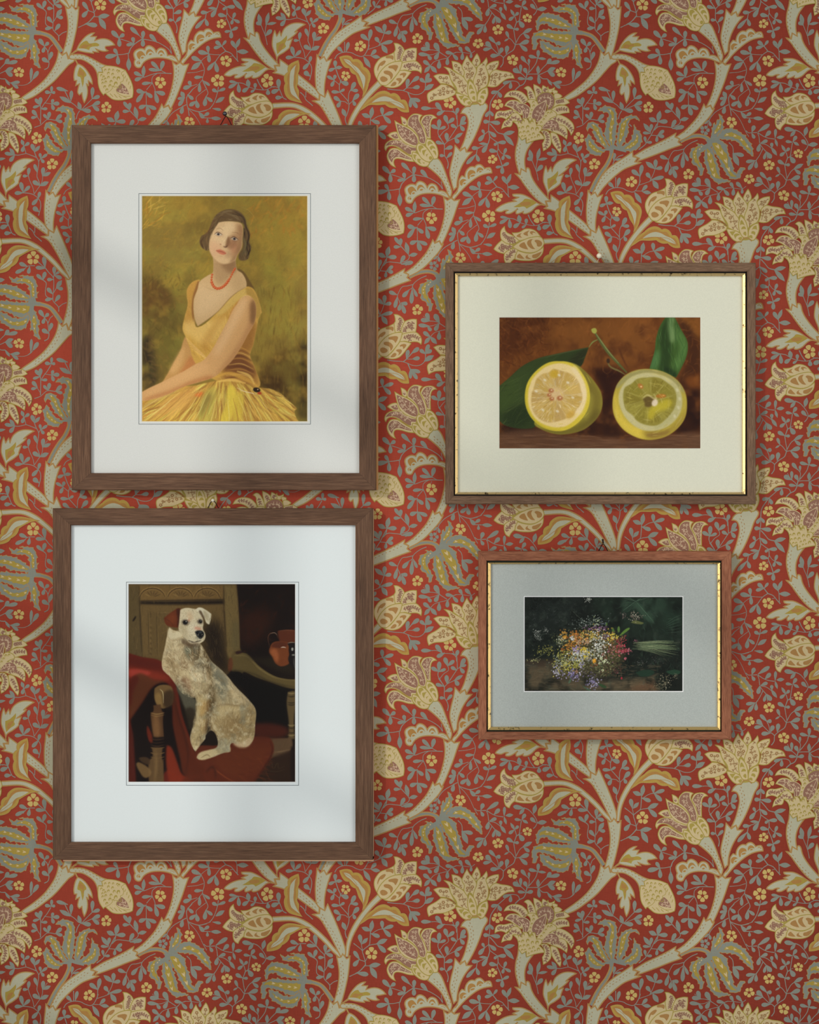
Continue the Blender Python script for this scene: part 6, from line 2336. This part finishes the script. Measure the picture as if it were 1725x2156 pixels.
    for x, y in ((835, 686), (880, 706), (908, 730), (822, 736), (862, 722), (850, 806)):
        c.ell(x, y, 15, 14, (206, 212, 178), .6, .95); c.ell(x, y, 6, 6, (120, 124, 60), .5, .9)
    spray(500, 770, 130, 60, 60, [(196, 180, 50), (160, 150, 48), (214, 200, 80), (96, 104, 44)], 8.5); spray(600, 745, 50, 40, 22, [(190, 184, 70), (130, 136, 60)], 9)
    spray(635, 750, 24, 50, 14, [(150, 140, 176), (186, 178, 200)], 10); spray(840, 770, 130, 70, 60, [(96, 104, 62), (130, 132, 86), (66, 72, 44)], 9)
    spray(400, 800, 70, 60, 30, [(170, 160, 190), (206, 186, 80), (150, 156, 160)], 9); spray(370, 835, 40, 24, 12, [(186, 180, 200)], 10)
    spray(540, 850, 90, 50, 44, [(140, 126, 176), (186, 178, 206), (104, 92, 132)], 10.5); spray(760, 930, 70, 60, 36, [(130, 118, 160), (170, 162, 190), (90, 84, 110)], 10)
    spray(580, 815, 24, 24, 8, [(176, 124, 88)], 10); spray(700, 830, 120, 50, 34, [(44, 40, 34), (66, 60, 44), (84, 74, 90)], 11, .7); spray(960, 790, 130, 80, 50, [(40, 30, 26), (70, 48, 36), (96, 68, 46)], 11, .7)
    spray(770, 750, 30, 14, 6, [(120, 70, 40)], 10)
    c.line('1030,740 1040,820 1045,880', 3, (110, 84, 60), .3, .8); c.ell(1045, 886, 9, 14, (170, 44, 56), .7, .9)
    spray(1400, 710, 60, 30, 12, [(120, 110, 110)], 5, .6); spray(1240, 725, 60, 30, 14, [(150, 146, 140), (90, 96, 90)], 5, .6); spray(990, 820, 30, 20, 8, [(130, 60, 60)], 7, .7)
    c.scumble((380, 400, 1060, 880), 260, [(228, 224, 190), (40, 40, 30), (206, 190, 110)], 14, 3.2, 1.0, 1, .5, blur=.25)
    c.grain(.025)
    return c
# ------------------------------------------------------------------ materials of the pictures
def wood_mat(name, c1, c2, c3, axis, seed=0.0, rough=0.62, g=26):
    """grain runs along the rail: axis 'X' or 'Z'"""
    m, nt, b = mat_new(name)
    tc = nt.nodes.new('ShaderNodeTexCoord')
    mp = nt.nodes.new('ShaderNodeMapping')
    mp.inputs['Location'].default_value = (seed, seed * .7, seed * .3)
    mp.inputs['Scale'].default_value = (g, 400, 800) if axis == 'X' else (800, 400, g)
    nt.links.new(tc.outputs['Object'], mp.inputs['Vector'])
    n1 = nt.nodes.new('ShaderNodeTexNoise'); n1.inputs['Scale'].default_value = 1; n1.inputs['Detail'].default_value = 5
    n1.inputs['Roughness'].default_value = .65
    nt.links.new(mp.outputs[0], n1.inputs['Vector'])
    cr = nt.nodes.new('ShaderNodeValToRGB')
    e = cr.color_ramp.elements
    e[0].position = .24; e[0].color = (*lin(c1), 1)
    e[1].position = .78; e[1].color = (*lin(c3), 1)
    k = e.new(.5); k.color = (*lin(c2), 1)
    nt.links.new(n1.outputs['Fac'], cr.inputs['Fac'])
    mp2 = nt.nodes.new('ShaderNodeMapping')
    mp2.inputs['Scale'].default_value = (7, 60, 60) if axis == 'X' else (60, 60, 7)
    nt.links.new(tc.outputs['Object'], mp2.inputs['Vector'])
    n2 = nt.nodes.new('ShaderNodeTexNoise'); n2.inputs['Scale'].default_value = 1; n2.inputs['Detail'].default_value = 3
    nt.links.new(mp2.outputs[0], n2.inputs['Vector'])
    mr = nt.nodes.new('ShaderNodeMapRange')
    mr.inputs['From Min'].default_value = .3; mr.inputs['From Max'].default_value = .7
    mr.inputs['To Min'].default_value = .82; mr.inputs['To Max'].default_value = 1.16
    nt.links.new(n2.outputs['Fac'], mr.inputs['Value'])
    sc = nt.nodes.new('ShaderNodeVectorMath'); sc.operation = 'SCALE'
    nt.links.new(cr.outputs['Color'], sc.inputs[0]); nt.links.new(mr.outputs[0], sc.inputs['Scale'])
    nt.links.new(sc.outputs[0], b.inputs['Base Color'])
    bp = nt.nodes.new('ShaderNodeBump'); bp.inputs['Strength'].default_value = .35; bp.inputs['Distance'].default_value = .0006
    nt.links.new(n1.outputs['Fac'], bp.inputs['Height']); nt.links.new(bp.outputs[0], b.inputs['Normal'])
    b.inputs['Roughness'].default_value = rough
    b.inputs['Specular IOR Level'].default_value = .25
    return m


def paper_mat(name, c, speck=.05, scale=900, bump=.15):
    m, nt, b = mat_new(name)
    tc = nt.nodes.new('ShaderNodeTexCoord')
    n = nt.nodes.new('ShaderNodeTexNoise'); n.inputs['Scale'].default_value = scale; n.inputs['Detail'].default_value = 3
    nt.links.new(tc.outputs['Object'], n.inputs['Vector'])
    mr = nt.nodes.new('ShaderNodeMapRange')
    mr.inputs['From Min'].default_value = .3; mr.inputs['From Max'].default_value = .7
    mr.inputs['To Min'].default_value = 1 - speck; mr.inputs['To Max'].default_value = 1 + speck * .6
    nt.links.new(n.outputs['Fac'], mr.inputs['Value'])
    sc = nt.nodes.new('ShaderNodeVectorMath'); sc.operation = 'SCALE'; sc.inputs[0].default_value = lin(c)
    nt.links.new(mr.outputs[0], sc.inputs['Scale']); nt.links.new(sc.outputs[0], b.inputs['Base Color'])
    bp = nt.nodes.new('ShaderNodeBump'); bp.inputs['Strength'].default_value = bump; bp.inputs['Distance'].default_value = .0004
    nt.links.new(n.outputs['Fac'], bp.inputs['Height']); nt.links.new(bp.outputs[0], b.inputs['Normal'])
    b.inputs['Roughness'].default_value = .9
    b.inputs['Specular IOR Level'].default_value = .1
    return m


def plain_mat(name, c, rough=.6, metal=0.0, spec=.3):
    m, nt, b = mat_new(name)
    b.inputs['Base Color'].default_value = (*lin(c), 1)
    b.inputs['Roughness'].default_value = rough
    b.inputs['Metallic'].default_value = metal
    b.inputs['Specular IOR Level'].default_value = spec
    return m


def gilt_mat(name, c, dark):
    """worn gold leaf with dark rubs"""
    m, nt, b = mat_new(name)
    tc = nt.nodes.new('ShaderNodeTexCoord')
    n = nt.nodes.new('ShaderNodeTexNoise'); n.inputs['Scale'].default_value = 170; n.inputs['Detail'].default_value = 5
    n.inputs['Roughness'].default_value = .7
    nt.links.new(tc.outputs['Object'], n.inputs['Vector'])
    cr = nt.nodes.new('ShaderNodeValToRGB')
    e = cr.color_ramp.elements
    e[0].position = .34; e[0].color = (*lin(dark), 1)
    e[1].position = .44; e[1].color = (*lin(c), 1)
    nt.links.new(n.outputs['Fac'], cr.inputs['Fac']); nt.links.new(cr.outputs['Color'], b.inputs['Base Color'])
    b.inputs['Metallic'].default_value = .75
    b.inputs['Roughness'].default_value = .28
    return m


def pigment_mat():
    m, nt, b = mat_new('painted_sheet')
    at = nt.nodes.new('ShaderNodeAttribute'); at.attribute_name = 'pigment'
    nt.links.new(at.outputs['Color'], b.inputs['Base Color'])
    b.inputs['Roughness'].default_value = .75
    b.inputs['Specular IOR Level'].default_value = .12
    return m


def glass_mat():
    m = bpy.data.materials.new('picture_glass'); m.use_nodes = True
    nt = m.node_tree; nt.nodes.clear()
    out = nt.nodes.new('ShaderNodeOutputMaterial')
    mix = nt.nodes.new('ShaderNodeMixShader')
    tr = nt.nodes.new('ShaderNodeBsdfTransparent'); gl = nt.nodes.new('ShaderNodeBsdfGlossy')
    gl.inputs['Roughness'].default_value = .08
    mix.inputs['Fac'].default_value = .012
    nt.links.new(tr.outputs[0], mix.inputs[1]); nt.links.new(gl.outputs[0], mix.inputs[2])
    nt.links.new(mix.outputs[0], out.inputs['Surface'])
    return m


PIG = pigment_mat()
GLASS = glass_mat()


def rect_pts(r, d):
    x0, y0, x1, y1 = r
    return [Vector(W(x0, y0, d)), Vector(W(x1, y0, d)), Vector(W(x1, y1, d)), Vector(W(x0, y1, d))]


def rail_meshes(outer, inner, d0, d1, name, matH, matV, parent, lift=0.0, bev=.0009, gap=0.00008, skew=0.0):
    """four mitred rails between two rectangles (given as seen on the front face at depth d1), from d0 out to d1"""
    # outer/inner are given in layout units as they read at the front face; extrude straight back
    O, I = rect_pts(outer, d1), rect_pts(inner, d1)
    names = ['top', 'right', 'bottom', 'left']
    objs = []
    for k in range(4):
        a, b_, c, d = O[k].copy(), O[(k + 1) % 4].copy(), I[(k + 1) % 4].copy(), I[k].copy()
        t = (b_ - a).normalized() * gap
        a += t; b_ -= t; c -= t; d += t
        I_d = d1 - skew                     # inner lip may sit lower than the outer edge
        front = [a, b_, c, d]
        V = []
        up = (d - a); up2 = (c - b_)
        w = up.length
        e = bev
        # profile across the rail: back outer, front outer (bevelled), front inner (bevelled), back inner
        def ring(p_out, p_in):
            dr = (p_in - p_out)
            f = lambda s_, dep: Vector((p_out.x + dr.x * s_, -dep, p_out.z + dr.z * s_))
            er = e / (O[1] - O[0]).length
            q = e * 1.41 / dr.length
            return [f(0, d0), f(0, d1 - e), f(q, d1), f(1 - q, I_d), f(1, I_d - e), f(1, d0)]
        r1, r2 = ring(a, d), ring(b_, c)
        V = r1 + r2
        n = len(r1)
        F = [(i, (i + 1) % n, n + (i + 1) % n, n + i) for i in range(n)]
        F += [tuple(range(n))[::-1], tuple(range(n, 2 * n))]
        o = mesh_obj(name, V, F, matH if k % 2 == 0 else matV, parent)
        # consistent outward normals
        import bmesh
        bm = bmesh.new(); bm.from_mesh(o.data); bmesh.ops.recalc_face_normals(bm, faces=bm.faces); bm.to_mesh(o.data); bm.free()
        objs.append(o)
    return objs


def window_mat_board(name, outer, hole, d, th, mat, bevmat, parent, bev=1.6):
    """mount board with a bevelled window cut in it; hole is the visible opening at the sheet"""
    x0, y0, x1, y1 = outer; a0, b0, a1, b1 = hole
    O = rect_pts(outer, d); H = rect_pts((a0 - bev, b0 - bev, a1 + bev, b1 + bev), d); L = rect_pts(hole, d - th)
    OB = rect_pts(outer, d - th)
    V = O + H + L + OB
    F, M = [], []
    for k in range(4):
        j = (k + 1) % 4
        F.append((k, j, 4 + j, 4 + k)); M.append(0)
        F.append((4 + k, 4 + j, 8 + j, 8 + k)); M.append(1)
        F.append((j, k, 12 + k, 12 + j)); M.append(0)
    o = mesh_obj(name, V, F, [mat, bevmat], parent, mi=M)
    import bmesh
    bm = bmesh.new(); bm.from_mesh(o.data)
    for f in bm.faces:
        if f.normal.y > 0: f.normal_flip()
    bm.to_mesh(o.data); bm.free()
    return o


def flat_ring(name, r, w, d, mat, parent):
    """thin ruled line round the window, drawn on the mount"""
    x0, y0, x1, y1 = r
    V, F = [], []
    for (a, b_, c, e) in ((x0, y0, x1, y0 + w), (x0, y1 - w, x1, y1), (x0, y0 + w, x0 + w, y1 - w), (x1 - w, y0 + w, x1, y1 - w)):
        n = len(V)
        V += rect_pts((a, b_, c, e), d)
        F.append((n + 3, n + 2, n + 1, n))
    return mesh_obj(name, V, F, mat, parent)


def box(name, r, d0, d1, mat, parent=None):
    A, B = rect_pts(r, d1), []
    for p in A: B.append(Vector((p.x, -d0, p.z)))
    V = A + B
    F = [(3, 2, 1, 0), (4, 5, 6, 7), (0, 1, 5, 4), (1, 2, 6, 5), (2, 3, 7, 6), (3, 0, 4, 7)]
    o = mesh_obj(name, V, F, mat, parent)
    return o


def tube(name, pts, rad, mat, parent=None, n=8, smooth=True):
    """round wire through world points; rad scalar or list"""
    pts = [Vector(p) for p in pts]
    V, F = [], []
    for i, p in enumerate(pts):
        t = (pts[min(i + 1, len(pts) - 1)] - pts[max(i - 1, 0)]).normalized()
        u = t.cross(Vector((0.13, 0.31, 0.94)))
        if u.length < .1: u = t.cross(Vector((1, 0, 0)))
        u.normalize(); v = t.cross(u)
        r = rad if not isinstance(rad, (list, tuple)) else rad[i]
        for k in range(n):
            a = 2 * math.pi * k / n
            V.append(p + (u * math.cos(a) + v * math.sin(a)) * r)
    for i in range(len(pts) - 1):
        for k in range(n):
            F.append((i * n + k, i * n + (k + 1) % n, (i + 1) * n + (k + 1) % n, (i + 1) * n + k))
    F.append(tuple(range(n))[::-1]); F.append(tuple(range((len(pts) - 1) * n, len(pts) * n)))
    return mesh_obj(name, V, F, mat, parent, smooth=smooth)


def lathe_out(name, px, py, prof, mat, parent=None, n=20):
    """turned piece whose axis points out of the wall; prof = [(depth, radius)]"""
    c = W(px, py, prof[-1][0])
    V, F = [], []
    for d, r in prof:
        for k in range(n):
            a = 2 * math.pi * k / n
            V.append((c[0] + r * math.cos(a), -d, c[2] + r * math.sin(a)))
    for i in range(len(prof) - 1):
        for k in range(n):
            F.append((i * n + k, (i + 1) * n + k, (i + 1) * n + (k + 1) % n, i * n + (k + 1) % n))
    F.append(tuple(range(n))); F.append(tuple(range((len(prof) - 1) * n, len(prof) * n))[::-1])
    return mesh_obj(name, V, F, mat, parent, smooth=True)


def thing(name, px, py, label, cat, group=None):
    o = bpy.data.objects.new(name, None)
    COL.objects.link(o)
    o.location = W(px, py, 0)
    o.empty_display_size = .05
    bpy.context.view_layer.update()
    return tag(o, label, cat, group)


def nail(px, py, kind, label, depth):
    t = thing('picture_nail', px, py, label, 'nail')
    if kind == 'headless':
        m = plain_mat('rusty_nail', (52, 36, 32), .6, .6)
        x, _, z = W(px, py, 0)
        a = W(px, py + 1, 0.0); b_ = W(px - .3, py - 4.5, depth + .0012)
        tube('shank', [(a[0], .004, a[2]), (a[0], -.002, a[2]), b_], [.0009, .0009, .0011], m, t)
        c = W(px - .3, py - 5, depth + .0012)
        lathe_out('head', px - .3, py - 5, [(depth, .0012), (depth + .0012, .0014), (depth + .0018, .0010)], m, t, 12)
        return t
    r, col, metal, rough = {'steel': (.0029, (96, 92, 98), .85, .22), 'small': (.0021, (246, 238, 218), .0, .3), 'cream': (.0034, (244, 234, 204), .0, .35)}[kind]
    m = plain_mat('nail_head_' + kind, col, rough, metal, .5)
    ms = plain_mat('nail_shank_' + kind, (60, 48, 42), .5, .7)
    p0, p1 = W(px, py, depth), W(px, py, depth)
    tube('shank', [(p1[0], .004, p1[2] - .001), (p1[0], -.002, p1[2] - .001), (p1[0], -depth, p1[2])], .0008, ms, t)
    prof = [(depth + r * (1 - math.cos(a)) - r * .4, max(r * math.sin(a), .00005)) for a in np.linspace(.25, math.pi, 9)]
    lathe_out('head', px, py, prof, m, t, 20)
    return t
# ------------------------------------------------------------------ the four framed pictures
GAIN = 1.18
brown = ((70, 48, 34), (104, 74, 54), (130, 98, 74))
umber = ((78, 58, 42), (116, 88, 66), (142, 112, 88))
rosy = ((104, 58, 38), (152, 94, 66), (178, 120, 88))


def framed(label, outer, inner, depth, woods, seed, mount_col, hole, line, sheet_fn, cat='picture', slip=None, edge=None, side=None, mount_d=None, gain=GAIN):
    cx = (outer[0] + outer[2]) / 2
    t = thing('framed_picture', cx, outer[3], label, cat)
    gr = 36 if slip is None else 75
    mH = wood_mat('frame_wood_across', *woods, 'X', seed, g=gr); mV = wood_mat('frame_wood_upright', *woods, 'Z', seed + 5, g=gr)
    rail_meshes(outer, inner, .0012, depth, 'frame_rail', mH, mV, t, skew=(.0008 if slip is None else 0))
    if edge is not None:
        me = plain_mat('lit_side_strip', side, .7)  # paler colour stands in for light on the frame's side
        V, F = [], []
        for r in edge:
            o_ = box('lit_side_strip', r, .0012, depth - .0035, me, None)
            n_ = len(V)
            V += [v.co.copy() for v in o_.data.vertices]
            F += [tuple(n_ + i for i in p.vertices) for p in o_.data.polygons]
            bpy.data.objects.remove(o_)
        tag(mesh_obj('lit_side_strip', V, F, me, t), 'paler strip as the lit frame side')
    md = mount_d if mount_d is not None else depth - .0066
    # mount opening for this frame: slip narrows it
    board = inner
    if slip is not None:
        s_in, groove, gold, dark, green = slip
        rail_meshes((inner[0] - 1, inner[1] - 1, inner[2] + 1, inner[3] + 1), groove, .006, depth - .0045, 'frame_groove', green, green, t, bev=.0002)
        rail_meshes(groove, s_in, .006, depth - .0018, 'gilt_slip', gold, gold, t, bev=.0003, skew=.0015)
        board = s_in
        tag(t.children[-1])
    mb = paper_mat('mount_board', mount_col[0], mount_col[1], mount_col[2], mount_col[3])
    bev = plain_mat('mount_bevel', mount_col[4], .8)
    o = (board[0] - 4, board[1] - 4, board[2] + 4, board[3] + 4)
    window_mat_board('mount_board', o, hole, md, .0007, mb, bev, t, bev=mount_col[5])
    if line is not None:
        flat_ring('ruled_line', line, 1.1, md + .00006, plain_mat('ruled_ink', (120, 128, 130), .9), t)
    cv = sheet_fn()
    sheet_object('painted_sheet', cv, hole[0] - .6, hole[1] - .6, hole[2] + .6, hole[3] + .6, md - .00075, PIG, t, gain)
    # glass in front of the mount
    g = rect_pts((board[0] - 2, board[1] - 2, board[2] + 2, board[3] + 2), md + .0008)
    mesh_obj('glass_pane', g, [(3, 2, 1, 0)], GLASS, t)
    # backing board closes the frame behind
    box('back_board', (outer[0] + 6, outer[1] + 6, outer[2] - 6, outer[3] - 6), .0014, .004, plain_mat('back_board', (120, 96, 70), .9), t)
    return t


gold_m = gilt_mat('gilt_slip', (222, 190, 128), (70, 52, 30))
gold_m2 = gilt_mat('gilt_slip_pale', (214, 182, 116), (64, 50, 26))
blk = plain_mat('groove_black', (30, 26, 22), .6)
grn = plain_mat('groove_green', (34, 40, 26), .6)

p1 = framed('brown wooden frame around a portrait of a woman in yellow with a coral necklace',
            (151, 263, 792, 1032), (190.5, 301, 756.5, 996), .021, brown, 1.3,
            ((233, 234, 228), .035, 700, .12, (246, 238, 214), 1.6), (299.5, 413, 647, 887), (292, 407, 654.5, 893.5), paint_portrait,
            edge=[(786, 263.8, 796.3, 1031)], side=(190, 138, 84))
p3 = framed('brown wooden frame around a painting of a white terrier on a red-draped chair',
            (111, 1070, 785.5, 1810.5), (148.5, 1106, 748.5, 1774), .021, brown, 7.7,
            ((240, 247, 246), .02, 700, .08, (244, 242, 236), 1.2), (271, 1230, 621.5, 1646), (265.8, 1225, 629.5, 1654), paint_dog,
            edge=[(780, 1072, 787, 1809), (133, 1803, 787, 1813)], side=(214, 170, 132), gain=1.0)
p2 = framed('brown frame with gilt slip and cream mount around two halved lemons',
            (938.5, 553, 1592, 1061.5), (955.8, 571.5, 1574.3, 1044), .020, umber, 3.1,
            ((231, 230, 208), .04, 650, .22, (250, 248, 228), .9), (1052, 668.5, 1475, 944), None, paint_lemons,
            slip=((964.5, 580.5, 1564, 1036.5), (958.3, 575, 1570.2, 1041.2), gold_m, None, blk))
p4 = framed('small reddish wood frame with gilt slip and grey mount around dark wildflowers',
            (1008, 1160.5, 1541, 1557.5), (1025, 1180.5, 1520.5, 1541), .018, rosy, 9.4,
            ((186, 192, 186), .11, 1000, .5, (252, 252, 250), 1.8), (1105, 1257, 1437.5, 1455), None, paint_flowers,
            slip=((1034, 1187.5, 1511.5, 1531), (1027.3, 1184.5, 1517.3, 1537.3), gold_m2, None, grn), gain=1.2)

# nails and the wire loops that hang from them (a loop is part of its picture)
wire_d = plain_mat('dark_hanging_wire', (44, 32, 28), .45, .6)
wire_l = plain_mat('bright_hanging_wire', (190, 170, 150), .35, .8)
nail(473, 238.3, 'steel', 'dark shiny round-headed steel nail above the portrait of the woman', .010)
nail(447.8, 1053.3, 'small', 'tiny pale-headed nail between the portrait and the terrier picture', .010)
nail(1262.5, 538, 'cream', 'cream round-headed nail above the halved lemons picture', .011)
nail(1270, 1142, 'headless', 'thin dark headless nail above the wildflowers picture', .007)


def arc(pts, d):
    P = curve_pts(pts, [False] * len(pts), False, 5)
    return [W(x, y, d) for x, y in P]


tube('hanging_wire', arc([(462, 268), (468, 257), (474, 246.5), (476.5, 245), (479.5, 248), (484, 256), (490, 268)], .008), .00055, wire_d, p1)
tube('hanging_wire', arc([(436, 1075), (441, 1063.5), (446, 1055), (449.5, 1054), (453.5, 1058), (458, 1066), (463, 1075)], .008), .00055, wire_d, p3)
tube('hanging_wire', arc([(1257, 560), (1259, 549), (1262.5, 544), (1266.5, 543.5), (1270, 546.5), (1273.5, 551), (1277, 560)], .008), .00045, wire_l, p2)
tube('hanging_wire', arc([(1261, 1160), (1265, 1152.5), (1268.5, 1146.5), (1270.5, 1145.5), (1273, 1147.5), (1277, 1154), (1281, 1162)], .0062), .0006, wire_d, p4)
